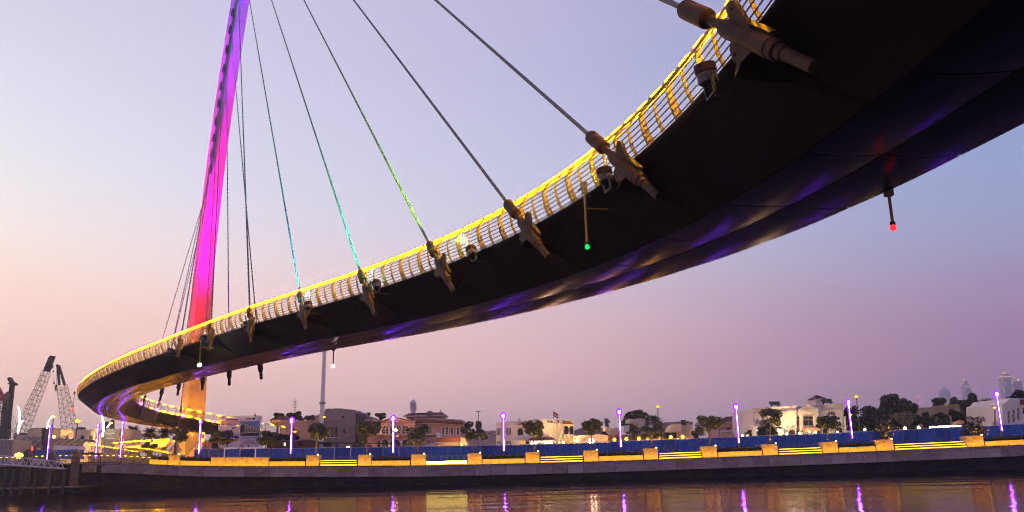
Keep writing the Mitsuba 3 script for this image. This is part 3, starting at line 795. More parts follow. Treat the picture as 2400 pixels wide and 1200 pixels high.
for cx, t0, t1, rpx, w in ((2073, 982, 1034, 28, 'left'), (2283, 978, 1024, 34, 'right')):
    q = quay(cx); Y = q[1] + OFF + 1.0
    c = at(cx, (t0 + t1) / 2, Y); tp = at(cx, t0, Y); b = np.array([c[0], Y, zq(c[0]) + 1.4])
    k = tree('flowering_bush', f'dark {w} flowering bush with pale blossoms standing in a stone planter', 'bush', b, c[0], c[2], rpx * Y / F, tp[2] - c[2], Y, LEAFD, n=1500, s=.15, clumps=12, limbs=7, trunk=.07, holes=.6)
    m = MB()
    for i in range(26):
        g = rnd.uniform(0, 6.28); r_ = rnd.uniform(.2, 1)
        m.ball(c + np.array([math.cos(g) * r_ * rpx * Y / F, -rnd.uniform(.6, 1.2), math.sin(g) * r_ * (tp[2] - c[2])]), .07, 4)
    part(k, 'blossom', m, TRIM, kind='stuff')


def palm(name, lab, px, py_c, py_g, Y, rpx, nf=34, trunk=.28, group=None, droop=.5):
    k = thing(name, lab, 'palm tree', group)
    c = at(px, py_c, Y); g = np.array([c[0], Y, 2.2]); R = rpx * Y / F
    t = MB().tube([g, (g + c) / 2 + np.array([.15, 0, 0]), c], [trunk * 1.1, trunk * .9, trunk], 8)
    part(k, 'trunk', t, BARK)
    m = MB()
    for i in range(nf):
        a = i * 2.39996; e = rnd.uniform(-.45, 1.25)
        d = np.array([math.cos(a) * math.cos(e), math.sin(a) * math.cos(e), math.sin(e)])
        side = np.cross(d, [0, 0, 1]); side /= np.linalg.norm(side) + 1e-9
        tt = np.linspace(0, 1, 9); L = R * rnd.uniform(.85, 1.1)
        path = c + np.outer(tt * L, d) + np.outer(-(tt ** 2) * L * droop * rnd.uniform(.6, 1.2), [0, 0, 1])
        m.tube(path, np.linspace(.05, .015, 9), 4, cap=False)
        for j in range(1, 9):
            for q in range(3):
                pt = path[j - 1] + (path[j] - path[j - 1]) * q / 3
                ln = R * .26 * math.sin(math.pi * min(.97, .12 + .86 * tt[j]))
                for sg in (-1, 1):
                    tip = pt + side * sg * ln + (path[j] - path[j - 1]) * .9 + np.array([0, 0, -.25 * ln])
                    w = (path[j] - path[j - 1]) * .16
                    m.add([pt - w, pt + w, tip], [[0, 1, 2]])
    part(k, 'frond_crown', m, PALMG)
    return k
# ------------------------------------------------------------------ buildings behind the hoarding
def xz(pts, Y): return np.array([at(x, y, Y)[[0, 2]] for x, y in pts])


def arch(x0, y0, x1, y1, n=10):
    """Pixel outline of an opening with a round head."""
    r = (x1 - x0) / 2; c = (x0 + x1) / 2
    r2 = min(r, (y1 - y0) * .6)
    return [(x0, y1), (x0, y0 + r2)] + [(c - r * math.cos(t), y0 + r2 - r2 * math.sin(t)) for t in np.linspace(0, math.pi, n)[1:-1]] + [(x1, y0 + r2), (x1, y1)]


def rect(x0, y0, x1, y1): return [(x0, y0), (x1, y0), (x1, y1), (x0, y1)]


def ex(poly, Y, d):
    """Extrude a shapely polygon in X-Z from distance Y backwards by d."""
    out = MB()
    for g in getattr(poly, 'geoms', [poly]):
        if g.is_empty: continue
        m = trimesh.creation.extrude_polygon(g, d, engine='earcut')
        v = np.column_stack([m.vertices[:, 0], Y + m.vertices[:, 2], m.vertices[:, 1]])
        out.add(v, m.faces[:, ::-1])
    return out


def wall(b, m, outline, Y, depth, holes=(), name='wall', label=None, ground=None, sill=True, lit=None):
    """A facade whose openings are real recesses, with the block behind it; every opening gets a window part with bars."""
    o = xz(outline, Y)
    if ground is not None:
        o[np.array([y >= 1040 for _, y in outline]), 1] = ground
    pl = Polygon(o).buffer(0)
    op = [(Polygon(xz(h[0], Y)), h[1]) for h in holes]
    fr = pl
    for h, _ in op: fr = fr.difference(h)
    w = ex(fr, Y, .38)
    w.mesh(trimesh.Trimesh(*ex(pl.buffer(-.02), Y + .40, depth).get(), process=False))
    k = part(b, name, w, m, label=label)
    for h, kind in op:
        x0, z0, x1, z1 = h.bounds
        pane = ex(h.buffer(.05), Y + .26, .04)
        if kind == 'lit': part(b, 'window', pane, BLACK, emit=np.array([1, .80, .38]) * 4.5, label='lit window')
        elif kind == 'dim': part(b, 'window', pane, BLACK, emit=np.array([1, .45, .08]) * .9, label='dimly lit window')
        else:
            wk = part(b, 'opening' if kind == 'open' else 'window', pane, RECESS if kind == 'open' else PANE)
            if kind == 'bars':
                f = MB(); cx = (x0 + x1) / 2
                f.box((cx, Y + .2, (z0 + z1) / 2), (.10, .07, z1 - z0)); f.box((cx, Y + .205, z0 + (z1 - z0) * .58), (x1 - x0, .07, .10)); f.box((cx, Y + .205, z0 + (z1 - z0) * .3), (x1 - x0, .05, .06))
                r = (x1 - x0) / 2
                for a in (.8, 2.34): f.beam((cx, Y + .2, z0 + (z1 - z0) * .58), (cx + math.cos(a) * r * .85, Y + .2, z0 + (z1 - z0) * .58 + math.sin(a) * r * .85), .06, .06)
                part(wk, 'frame', f, TRIM)
            elif kind == 'mull':
                f = MB()
                for q in (.25, .5, .75): f.box((x0 + (x1 - x0) * q, Y + .2, (z0 + z1) / 2), (.08, .06, z1 - z0))
                f.box(((x0 + x1) / 2, Y + .205, z0 + (z1 - z0) * .66), (x1 - x0, .06, .08))
                part(wk, 'frame', f, TRIM)
        if kind in ('bars', 'trim'):
            ring = h.buffer(.22, join_style=2).difference(h.buffer(.01))
            part(b, 'window_surround', ex(ring.intersection(pl), Y - .05, .06), TRIM)
        if sill and kind in ('bars', 'mull'):
            part(b, 'sill', MB().span((x0 - .18, Y - .14, z0 - .14), (x1 + .18, Y + .05, z0 - .02)), TRIM)
    return k


def band(b, m, x0, y0, x1, y1, Y, proj, hpx, name='cornice', back=.1):
    """A horizontal moulding from one pixel to another, standing proud of the facade."""
    a, c = at(x0, y0, Y), at(x1, y1, Y)
    h = hpx * Y / F
    return part(b, name, MB().beam((a[0], Y - proj / 2 + back / 2, a[2] - h / 2), (c[0], Y - proj / 2 + back / 2, c[2] - h / 2), proj + back, h), m)


def slab(b, m, outline, Y, d, name, **kw): return part(b, name, ex(Polygon(xz(outline, Y)).buffer(0), Y, d), m, **kw)


def hip(b, x0, x1, ye, xa, xb, yr, Y, d, m=BROWN, name='roof', over=.5):
    """Hipped roof: eaves from pixel x0 to x1 at row ye, ridge from xa to xb at row yr, d deep."""
    e0, e1, r0, r1 = at(x0, ye, Y), at(x1, ye, Y), at(xa, yr, Y), at(xb, yr, Y)
    ze = (e0[2] + e1[2]) / 2
    zr = (r0[2] + r1[2]) / 2
    y0, y1, ym = Y - over, Y + d + over, Y + d / 2
    v = [(e0[0], y0, ze), (e1[0], y0, ze), (e1[0], y1, ze), (e0[0], y1, ze), (r0[0], ym, zr), (r1[0], ym, zr)]
    k = part(b, name, MB().add(v, [[0, 1, 5], [0, 5, 4], [1, 2, 5], [2, 3, 4], [2, 4, 5], [3, 0, 4], [0, 2, 1], [0, 3, 2]]), m)
    part(k, 'eaves', MB().span((e0[0], y0 - .03, ze - .2), (e1[0], y0 + .25, ze - .01)), TRIM)
    # rows of tiles as low courses across the front slope
    for i in range(1, 5):
        f = i / 5
        a = np.array(v[0]) * (1 - f) + np.array(v[4]) * f; c = np.array(v[1]) * (1 - f) + np.array(v[5]) * f
        part(k, 'tile_course', MB().beam(a + np.array([.1, -.02, .03]), c + np.array([-.1, -.02, .03]), .10, .05), m)
    return k


def wall_lamp(b, px, py, Y, r=.2, col=(1, .62, .12), power=9, name='wall_lamp', glow=0):
    c = at(px, py, Y)
    k = part(b, name, MB().ball(c, r, 6), BLACK, emit=np.array(col) * power)
    if glow: scene[numbered(k + '__bulb')] = {'type': 'point', 'position': (c - np.array([0, .6, 0])).tolist(), 'intensity': {'type': 'rgb', 'value': [float(q) * glow / EX for q in col]}, 'sampling_weight': 3.0 if glow >= 90 else 1.5}
    return k


G0 = 2.0
# --- grey villa with arched window, left of the mast
b = thing('villa', 'small dull grey villa with brown hipped roof and one arched window, left of the mast', 'villa')
wall(b, GREYR, [(656, 985), (755, 985), (755, 1060), (656, 1060)], 160, 9, [(arch(684, 1003, 700, 1030), 'plain'), (arch(728, 1000, 733, 1026), 'open'), (arch(740, 1000, 745, 1026), 'open')], ground=G0)
wall(b, GREYR, rect(638, 988, 670, 997), 161.5, 6, [(rect(642, 990, 651, 996), 'plain')], name='upper_wall')
hip(b, 632, 676, 985, 650, 662, 973, 161, 7)
slab(b, TRIM, rect(634, 986, 672, 987.5), 160.6, .5, 'eaves_board')
# --- big blank grey block
b = thing('concrete_block', 'tall blank grey brown building with three narrow arched openings, behind the white mast', 'building')
wall(b, GREYR, [(738, 975), (757, 968), (764, 958), (796, 957), (832, 961), (833, 1060), (738, 1060)], 158, 14, [(arch(766, 1001, 773, 1024), 'plain'), (arch(775, 1001, 782, 1024), 'plain'), (arch(784, 1001, 791, 1024), 'plain'), (rect(800, 975, 807, 981), 'open'), (rect(804, 1005, 810, 1015), 'plain')], ground=G0)
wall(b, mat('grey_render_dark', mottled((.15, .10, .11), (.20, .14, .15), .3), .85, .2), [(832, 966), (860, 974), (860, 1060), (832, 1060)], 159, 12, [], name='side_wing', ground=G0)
band(b, TRIM, 760, 1024.5, 796, 1024.5, 158, .35, 1.6)
band(b, GREYR, 763, 984, 796, 983, 158, .25, 1.6)
# --- white mast with studs
mk = thing('mast', 'tall thin white mast with a ladder of studs on its right side', 'mast')
a, c = at(752, 1040, 150), at(761, 800, 150); a[0] = a[0]; top = a + (c - a) * 1.35
part(mk, 'pole', MB().tube([a - [0, 0, 3], a, a + (c - a) * .4, top], [.50, .48, .36, .26], 12), WHITEM, smooth=40)
for f in (.38, .92):
    q = a + (c - a) * f
    part(mk, 'flange', MB().tube([q, q + [0, 0, .35]], .56 if f < .5 else .44, 12), GREYM)
st = MB()
for f in np.arange(.02, 1.34, .028): q = a + (c - a) * f; st.box(q + np.array([.42 - .12 * f, 0, 0]), (.22, .08, .10))
part(mk, 'climbing_studs', st, REDM, kind='stuff')
# --- site cabins
b = thing('site_cabin', 'brown site cabin with shallow gable roof and one small lit square window', 'cabin')
wall(b, CABIN, [(626, 1034), (700, 1032), (745, 1033), (745, 1062), (626, 1062)], 140, 5, [(rect(664.5, 1038, 669.5, 1044), 'lit'), (rect(700, 1038, 708, 1045), 'plain')], ground=G0)
slab(b, GREYM, [(622, 1035), (728, 1029), (748, 1034), (748, 1036), (728, 1031), (622, 1037)], 139.7, 6, 'roof')
b = thing('site_cabin', 'long low white site cabin with small dark windows below the grey block and pink villa', 'cabin')
wall(b, WHITE, [(745, 1038), (985, 1041), (985, 1065), (745, 1065)], 141, 5, [(rect(757, 1040, 777, 1048), 'open'), (rect(785, 1042, 792, 1049), 'plain'), (rect(812, 1046.5, 819, 1050), 'lit'), (rect(827, 1043, 833, 1049), 'plain'), (rect(861, 1044, 869, 1050), 'plain'), (rect(895, 1044, 907, 1049), 'mull'), (rect(934, 1044, 945, 1049), 'plain'), (rect(948, 1043, 967, 1048), 'mull')], ground=G0, sill=False)
slab(b, DARKM, [(743, 1036), (987, 1039.5), (987, 1041), (743, 1038)], 140.7, 6, 'roof')

# --- pink villa
b = thing('pink_villa', 'pink villa with arched white framed windows, low pediment and dark red tiled eaves', 'villa')
wall(b, PINK, [(856, 983), (887, 983), (887, 990), (925, 979), (966, 987), (972, 984), (972, 1062), (856, 1062)], 155, 12,
     [(arch(884, 1002, 892, 1016), 'bars'), (arch(895, 998, 910, 1016), 'bars'), (arch(914, 998, 927, 1016), 'bars'), (arch(930, 998, 939, 1016), 'bars'), (arch(943, 998, 958, 1016), 'bars'), (arch(884, 1034, 892, 1048), 'open'), (arch(895, 1030, 910, 1048), 'trim'), (arch(914, 1030, 939, 1048), 'trim'), (arch(943, 1030, 958, 1048), 'trim')], ground=G0)
wall(b, PINK, [(971, 980), (1010, 979.5), (1084, 983.5), (1082, 1062), (971, 1062)], 157, 14,
     [(arch(980, 1000, 990, 1016), 'bars'), (arch(1001, 999, 1011, 1016), 'bars'), (arch(1037, 1000.5, 1041, 1018), 'trim'), (arch(1045.5, 1000.5, 1049.5, 1018), 'trim'), (arch(1057.5, 1001, 1061.5, 1018.5), 'trim'), (arch(1071.5, 1001.5, 1075.5, 1019), 'trim'), (arch(1001, 1032, 1011, 1042), 'bars')], name='wing', ground=G0)
band(b, BROWN, 971, 987.5, 1022, 986.5, 157, 1.0, 4, 'eaves_roof'); band(b, BROWN, 1022, 986.5, 1087, 990.5, 157, 1.0, 5, 'eaves_roof')
band(b, TRIM, 971, 992, 1022, 991, 157, .6, 1.5); band(b, TRIM, 1022, 991.5, 1086, 996, 157, .6, 1.5)
band(b, TRIM, 971, 980, 1084, 984, 157, .3, 1.3, 'parapet_cap')
band(b, TRIM, 887, 993, 966, 993, 155, .4, 1.5); band(b, BROWN, 856, 990, 886, 990, 155, .6, 4, 'eaves_roof')
p0, p1, p2 = at(886, 991, 155), at(925, 978.5, 155), at(967, 988, 155)
part(b, 'pediment_trim', MB().beam(p0 - [0, .15, 0], p1 - [0, .15, 0], .3, .25).beam(p1 - [0, .15, 0], p2 - [0, .15, 0], .3, .25), BROWN)
band(b, TRIM, 880, 1016.5, 962, 1016.5, 155, .3, 1.3, 'sill_band')
band(b, BROWN, 886, 1020, 1024, 1020, 155, .9, 4, 'eaves_roof'); band(b, TRIM, 886, 1024.5, 1060, 1024.5, 155, .5, 1.5)
wall(b, PINK, [(951, 972), (1037, 972), (1037, 981), (951, 981)], 162, 8, [], name='upper_storey')
hip(b, 945, 1043, 973.5, 953, 1032, 964.5, 161.5, 9)
part(b, 'satellite_dish', MB().tube([at(1006, 972, 160), at(1007, 971, 159.6), at(1008, 970, 159.4)], [.1, .55, .62], 14).bar(at(1004, 978, 160), at(1006, 972, 160), .08), INKG)
part(b, 'satellite_dish', MB().tube([at(1027, 1020, 154.6), at(1027, 1019.6, 154.2)], [.25, .5], 12).bar(at(1027, 1024, 154.9), at(1027, 1020, 154.7), .05), WHITEM)
wall_lamp(b, 927.5, 1008, 153.4, .32, (1, .62, .18), 3, glow=45)
for px, y0, y1 in ((1032.6, 961, 968), (1048, 975, 980)): part(b, 'roof_pipe', MB().bar(at(px, y1, 163), at(px, y0, 163), .07), GREYM)
# minaret behind
b = thing('minaret', 'slender white lantern topped minaret rising behind the pink villa', 'tower')
c = at(968.5, 964, 190); s = 190 / F
part(b, 'shaft', MB().tube([(c[0], 190, 2), (c[0], 190, c[2]), (c[0], 190, c[2] + 1.5 * s), (c[0], 190, c[2] + 4.5 * s)], [5.6 * s, 5.6 * s, 7.2 * s, 7.4 * s], 8), WHITE)
zl = c[2] + 4.5 * s; zt = zl + 14 * s
for i in range(8):
    a = (i + .5) * math.pi / 4
    part(b, 'pillar', MB().beam((c[0] + math.cos(a) * 6.3 * s, 190 + math.sin(a) * 6.3 * s, zl), (c[0] + math.cos(a) * 6.3 * s, 190 + math.sin(a) * 6.3 * s, zt), 2.6 * s, 2.2 * s, up=(math.cos(a), math.sin(a), 0)), WHITE)
part(b, 'lantern_core', MB().tube([(c[0], 190, zl), (c[0], 190, zt)], 4.2 * s, 8), RECESS)
part(b, 'dome', MB().tube([(c[0], 190, zt + d * s) for d in (0, 1.4, 1.6, 4.5, 7.0, 8.4, 9, 12)], [7.4 * s, 7.6 * s, 6.6 * s, 5.6 * s, 3.2 * s, 1.0 * s, .45 * s, .3 * s], 12), WHITE, smooth=40)
# shed
b = thing('shed', 'low lean to shed with bright red tiled roof right of the pink villa', 'shed')
slab(b, mat('red_tile', mottled((.36, .075, .045), (.44, .10, .06), 2.0), .7, .3), [(1026, 1027), (1080, 1025), (1078, 1035), (1019, 1037)], 148, 4, 'roof')
slab(b, TRIM, [(1018, 1036), (1079, 1035), (1079, 1037), (1018, 1038)], 147.8, .4, 'fascia')
slab(b, CREAM, rect(1026, 1038, 1096, 1062), 148.5, 4, 'wall')
slab(b, CREAM, [(1079, 1024), (1093, 1027), (1097, 1060), (1079, 1060)], 148.2, .3, 'side_wall')
wall_lamp(b, 1082, 1042, 147.4, .16, (1, .62, .08), 10, glow=40)
slab(b, BOARD, [(988, 1044), (1008, 1039), (1026, 1044), (1026, 1046), (988, 1046)], 145, 3, 'canopy')
# low white house between
b = thing('house', 'low plain white house half hidden behind the dark gappy tree', 'house')
wall(b, WHITE, [(1088, 1022), (1132, 1022), (1132, 1010), (1164, 1010), (1164, 1062), (1088, 1062)], 168, 8, [(rect(1144, 1014, 1149, 1017), 'plain')], ground=G0)
slab(b, CREAM, rect(1149, 1009, 1164, 1022), 167.6, .5, 'lit_panel')  # plain cream panel on the white wall

# --- white villa
b = thing('white_villa', 'white villa with flag, brown roof hoods, arched balconies and a brightly lit porch', 'villa')
wall(b, WHITE, [(1163, 991), (1180, 988), (1228, 987), (1228, 983.5), (1252, 982), (1301, 981.5), (1301, 1062), (1163, 1062)], 152, 14,
     [(rect(1164.5, 1004, 1175, 1019), 'mull'), (rect(1185, 1003.5, 1197.5, 1018), 'mull'), (arch(1213, 1003, 1226.5, 1020), 'open'), (rect(1229, 1007, 1241, 1016), 'plain'), (rect(1283, 985, 1288, 991), 'plain'), (rect(1290, 985, 1295.5, 991), 'plain'), (rect(1164.5, 1034, 1175, 1041), 'mull'), (rect(1185, 1033, 1197.5, 1041), 'mull'), (rect(1219, 1032.5, 1230, 1040), 'dim'), (rect(1231.5, 1032, 1241, 1040), 'plain'), (rect(1243.5, 1030.5, 1295, 1041), 'lit')], ground=G0)
wall(b, WHITE, [(1301.5, 982), (1308, 982), (1320, 984), (1345, 986), (1346, 1062), (1301.5, 1062)], 153, 12, [(rect(1307, 985.5, 1311, 991), 'plain'), (arch(1322.5, 998, 1333, 1017), 'open'), (arch(1334.5, 998, 1344, 1017), 'open')], name='round_wing', ground=G0)
for pts in ([(1212, 995), (1227.5, 988.5), (1227.5, 995)], [(1256, 992), (1263, 984), (1274, 992)], [(1319, 993), (1320, 986), (1335, 987), (1345.5, 994)]):
    slab(b, BROWN, pts, 151.0, 1.0, 'roof_hood')
hip(b, 1236, 1302, 1031.5, 1246, 1294, 1024.5, 148.5, 3)
for x in (1242, 1269, 1297): part(b, 'porch_column', MB().bar(at(x, 1060, 149), at(x, 1031.5, 149), .16), WHITE)
slab(b, BOARD, [(1258, 1041), (1268, 1034), (1280, 1041)], 149.6, .2, 'tent')
for x in (1302, 1309, 1316): part(b, 'pilaster', MB().beam(at(x, 1055, 151.8), at(x, 992, 151.8), .4, .35), WHITE)
wall_lamp(b, 1311, 1037, 150.7, .15, (1, .70, .06), 9, glow=80)
slab(b, WHITE, [(1334, 1018), (1346, 1018), (1346, 1030), (1334, 1030)], 151.8, 1.1, 'balcony'); slab(b, WHITE, [(1321, 1017.5), (1333.5, 1017.5), (1333.5, 1026), (1321, 1026)], 152, .9, 'balcony')
wall_lamp(b, 1320.5, 1037.5, 144.5, .2, (1, .7, .35), 10, glow=130)
part(b, 'roof_tank', MB().span(at(1215, 987, 158), at(1220, 980.5, 158) + [0, 1, 0]), WHITE)
fl = thing('flag', 'small red white and green flag on a pole above the white villa', 'flag')
part(fl, 'pole', MB().bar(at(1297, 985, 156), at(1297, 963, 156), .05), GREYM)
f0 = at(1297.3, 964, 156)
G = np.array([[f0 + np.array([x * .55, .12 * math.sin(x * 3), -z * .42 - x * .36]) for x in (0, .5, 1, 1.5)] for z in (0, .5, 1, 1.5, 2)])
part(fl, 'cloth', MB().grid(G[:3]), REDM); part(fl, 'cloth', MB().grid(G[2:4]), WHITEM); part(fl, 'cloth', MB().grid(G[3:]), INKK)
sl = thing('star_lamp', 'brilliant white lamp on a short post under the tree right of the white villa', 'street lamp')
c = at(1386, 1034, 131); part(sl, 'pole', MB().bar((c[0], c[1] + .1, zq(c[0])), c + [0, .1, 0], .06), BARK); part(sl, 'lamp', MB().ball(c, .42, 8), BLACK, emit=np.array([1, .85, .5]) * 40)
# grey low houses
b = thing('house', 'low grey house with shallow gable behind the star lamp', 'house')
wall(b, GREYR, [(1345, 1010), (1356, 1005), (1372, 1000), (1392, 999), (1422, 1006), (1424, 1062), (1345, 1062)], 170, 8, [(rect(1352, 1020, 1357, 1027), 'plain'), (rect(1359, 1020, 1364, 1027), 'plain')], ground=G0)
b = thing('garden_wall', 'stepped pale garden wall with small lamps right of the white villa', 'wall')
wall(b, CREAM, [(1346, 1022), (1362, 1020), (1405, 1018), (1424, 1020), (1424, 1062), (1346, 1062)], 146, .6, [], ground=G0)
wall_lamp(b, 1353, 1033, 145.4, .2, (1, .62, .12), 11)
wall_lamp(b, 1346.5, 1034, 145.4, .12, (1, .62, .12), 8)

# --- crenellated villa
b = thing('crenellated_villa', 'peach villa with notched parapets and a row of glowing garden lamps', 'villa')
wall(b, CREAM, [(1420, 1000), (1432, 1001), (1433, 1011), (1437, 1013), (1440, 1011), (1440.5, 1002), (1455, 1001), (1455, 1019), (1420, 1019)], 150, 6, [], name='parapet')
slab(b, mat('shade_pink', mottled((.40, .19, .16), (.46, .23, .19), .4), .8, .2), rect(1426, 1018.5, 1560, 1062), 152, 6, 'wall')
wall(b, CREAM, [(1475, 981), (1486, 983), (1489, 986), (1492, 983), (1497, 980), (1512, 982), (1513, 993), (1475, 991)], 166, 6, [], name='roof_tower')
slab(b, WHITE, [(1463, 997), (1476, 996), (1476, 1012), (1463, 1012)], 163, 4, 'block'); slab(b, WHITE, [(1494, 990), (1511, 990), (1511, 1012), (1494, 1012)], 166, 5, 'tower_wall')
wall(b, CREAM, [(1556, 1013), (1568, 1010), (1572, 1003), (1577, 996), (1584, 993), (1598, 994), (1598, 1013)], 149, 5, [], name='parapet')
wall(b, GREYR, [(1556, 990), (1595, 988), (1612, 986.5), (1624, 990), (1624, 1020), (1556, 1020)], 158, 8, [(rect(1597, 989, 1608, 996), 'open'), (rect(1612, 989, 1622, 995), 'mull')], name='back_block')
wall(b, CREAM, [(1599, 999), (1620, 996), (1624, 1000), (1624, 1060), (1586, 1060), (1586, 1014), (1599, 1013)], 150.5, 6, [], name='right_wall')
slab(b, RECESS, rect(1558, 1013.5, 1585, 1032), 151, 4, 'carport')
part(b, 'roof_tank', MB().span(at(1598, 988, 162), at(1607, 984, 162) + [0, 1, 0]), DARKM)
w2 = thing('garden_wall', 'long low pink garden wall carrying a row of globe lamps before the crenellated villa', 'wall')
slab(w2, mat('wall_pink', mottled((.52, .30, .25), (.60, .36, .30), .4), .8, .2), [(1424, 1037), (1624, 1026), (1624, 1062), (1424, 1062)], 143, .5, 'wall')
slab(w2, TRIM, [(1424, 1035.5), (1624, 1024.5), (1624, 1026), (1424, 1037)], 142.9, .7, 'coping')
for x, y in ((1440, 1030.5), (1468, 1029), (1497, 1028), (1518, 1027.3), (1544, 1026.2), (1572, 1024.6), (1600, 1023.6)): wall_lamp(w2, x, y, 142.2, .30, (1, .50, .03), 4, 'globe_lamp', glow=100 if x in (1468, 1572) else 0)

# --- brown hipped roof house
b = thing('house', 'pale house with broad brown hipped roof left of the large white villa', 'house')
wall(b, PINK, [(1684, 990), (1766, 986), (1766, 1062), (1684, 1062)], 166, 9, [(rect(1702, 1001, 1706, 1007), 'plain'), (rect(1707.5, 1001, 1711.5, 1007), 'plain'), (rect(1715, 998, 1727, 1005), 'plain')], ground=G0)
hip(b, 1682, 1768, 988, 1716, 1729, 973.5, 166, 9)
band(b, TRIM, 1688, 1009, 1764, 1006, 165, .8, 4, 'ledge'); band(b, TRIM, 1688, 1016, 1735, 1015, 164, .8, 2.5, 'ledge')
slab(b, mat('wall_salmon', (.62, .33, .28), .8, .2), [(1688, 1020), (1736, 1018), (1736, 1050), (1688, 1050)], 163, 1, 'garage_wall')
wall(b, GREYR, [(1745, 975), (1760, 975), (1760, 990), (1745, 990)], 172, 3, [], name='chimney'); hip(b, 1744, 1761, 976, 1750, 1755, 972.5, 172, 3)
wall_lamp(b, 1740, 1021, 152, .18, (1, .95, .7), 11); wall_lamp(b, 1752, 1022, 150, .2, (1, .95, .4), 14)
# --- large white villa
b = thing('grand_villa', 'large white two storey villa with pediment entrance, tall columns and a roof pavilion', 'villa')
wall(b, WHITE, [(1764, 957.5), (1784, 956), (1793, 954.5), (1866, 952), (1866, 1062), (1764, 1062)], 150, 14, [(rect(1771.5, 983, 1774, 993), 'plain'), (rect(1775.5, 982.5, 1778, 992.5), 'plain'), (arch(1848.5, 1006, 1864, 1020), 'trim'), (rect(1826.5, 1007, 1829, 1014), 'plain')], ground=G0)
wall(b, WHITE, [(1866.5, 953), (1866.5, 952), (1976, 946.5), (1978, 1062), (1866.5, 1062)], 153, 12, [(rect(1868, 976, 1922, 998), 'mull'), (arch(1939, 964, 1958.5, 988), 'bars'), (rect(1911.5, 975.5, 1922.2, 981), 'plain'), (arch(1868, 1006, 1880, 1020), 'trim'), (arch(1911, 1004, 1924, 1018), 'trim'), (arch(1929, 1003, 1941, 1016), 'open'), (arch(1962, 1001, 1975, 1014), 'trim')][:2] + [(arch(1868, 1006, 1880, 1020), 'trim'), (arch(1911, 1004, 1924, 1018), 'trim'), (arch(1929, 1003, 1941, 1016), 'open'), (arch(1962, 1001, 1975, 1014), 'trim')], name='right_wing', ground=G0)
for (x0, y0, x1, y1, Y) in ((1762, 956.5, 1866, 951, 150), (1764, 968, 1866, 962, 150), (1866, 952.5, 1978, 945, 153), (1925, 960, 1977, 957.5, 153), (1866, 998.5, 1977, 993, 153), (1844, 998, 1866, 997, 150), (1844, 1001.5, 1866, 1000.5, 150)):
    band(b, TRIM, x0, y0, x1, y1, Y, .45, 2.2)
slab(b, WHITE, [(1873, 962.5), (1891, 949.5), (1915, 960.5)], 150.8, 2.2, 'pediment')
p0, p1, p2 = at(1871, 963, 150.6), at(1891, 948.5, 150.6), at(1917, 960.5, 150.6)
part(b, 'pediment_trim', MB().beam(p0, p1, .35, .3).beam(p1, p2, .35, .3).beam(p0, p2, .35, .3), TRIM)
slab(b, WHITE, [(1869, 965), (1916, 962.5), (1916, 968), (1869, 971)], 150.9, 2.0, 'entablature')
for x in (1877.6, 1910.4): part(b, 'column', MB().tube([at(x, 1050, 151.4), at(x, 972, 151.4)], .38, 10).box(at(x, 972, 151.4), (1.0, .9, .4)), WHITE, smooth=40)
k = slab(b, ORANGEM, [(1886, 1008), (1889, 1003), (1920, 1002), (1923, 1010), (1886, 1012)], 149.2, 1.6, 'awning')
wall(b, WHITE, [(1912, 936), (1932, 935), (1932, 950), (1912, 950)], 160, 4, [], name='pavilion')
hip(b, 1907.5, 1936.5, 934.5, 1921, 1922.5, 924, 160, 4)
hip(b, 1806, 1838, 1004.5, 1812, 1832, 1000, 146.5, 3)
part(b, 'porch_wall', ex(Polygon(xz([(1822, 1005), (1836, 1005), (1836, 1040), (1822, 1040)], 147.5)), 147.5, 1), WHITE)
for x0, y0, x1, y1 in ((1805, 952, 1829, 946.5), (1927, 946, 1951, 939.5)):
    m = MB(); a, c = at(x0, y0, 158), at(x1, y0, 158)
    m.beam((a[0], 158, a[2] + .35), (c[0], 158, c[2] + .35), 1.1, .08, up=(0, -.5, 1)); m.bar((a[0], 158.4, a[2] + .65), (c[0], 158.4, c[2] + .65), .24)
    for x in (a[0] + .3, c[0] - .3): m.box((x, 158.2, a[2]), (.08, .5, .9))
    part(b, 'solar_heater', m, DARKM)
for x, y, g in ((1844, 1017, 95), (1874.5, 1016, 95), (1963, 1012, 0), (1995, 1010, 0), (1829.5, 1019.5, 0)): wall_lamp(b, x, y, 146.2, (.2 if g > 40 else .14), (1, .85, .36), 16, glow=g)
wall_lamp(b, 1912, 1013, 148.5, .18, (1, .9, .5), 10); wall_lamp(b, 1897, 1012, 148.8, .18, (1, .9, .5), 8)
part(b, 'gate_post', MB().bar(at(1982, 1012, 147), at(1980, 975, 147), .16).bar(at(1978, 1004, 147), at(1985, 999, 147), .1), CREAM)

# --- right hand side: tan block, white villa
b = thing('tan_building', 'long low tan building with a mustard parapet behind the dark trees at the right', 'building')
wall(b, TAN, [(2140, 956), (2180, 954.5), (2224, 951), (2262, 947), (2262, 1040), (2140, 1040)], 230, 20, [(rect(2206 + 3 * i, 973, 2207.6 + 3 * i, 979), 'plain') for i in range(7)], ground=G0, sill=False)
slab(b, MUSTARD, [(2223, 948.5), (2261, 945), (2261, 951), (2223, 954)], 229.5, 10, 'parapet')
b = thing('white_villa', 'small white villa with curved parapet and three tall narrow windows at the right edge', 'villa')
wall(b, WHITE, [(2350, 946), (2360, 942), (2368, 932.5), (2395, 934), (2460, 930), (2460, 1050), (2350, 1050)], 150, 12, [(rect(2361.5, 963, 2367.5, 992), 'mull'), (rect(2372.5, 960, 2379.5, 989), 'mull'), (rect(2384, 956, 2390.5, 985), 'mull'), (rect(2397, 956, 2410, 970), 'plain')], ground=G0, sill=False)
slab(b, WHITE, [(2325, 988), (2352, 986), (2352, 1040), (2325, 1040)], 149.5, 1, 'side_wall')
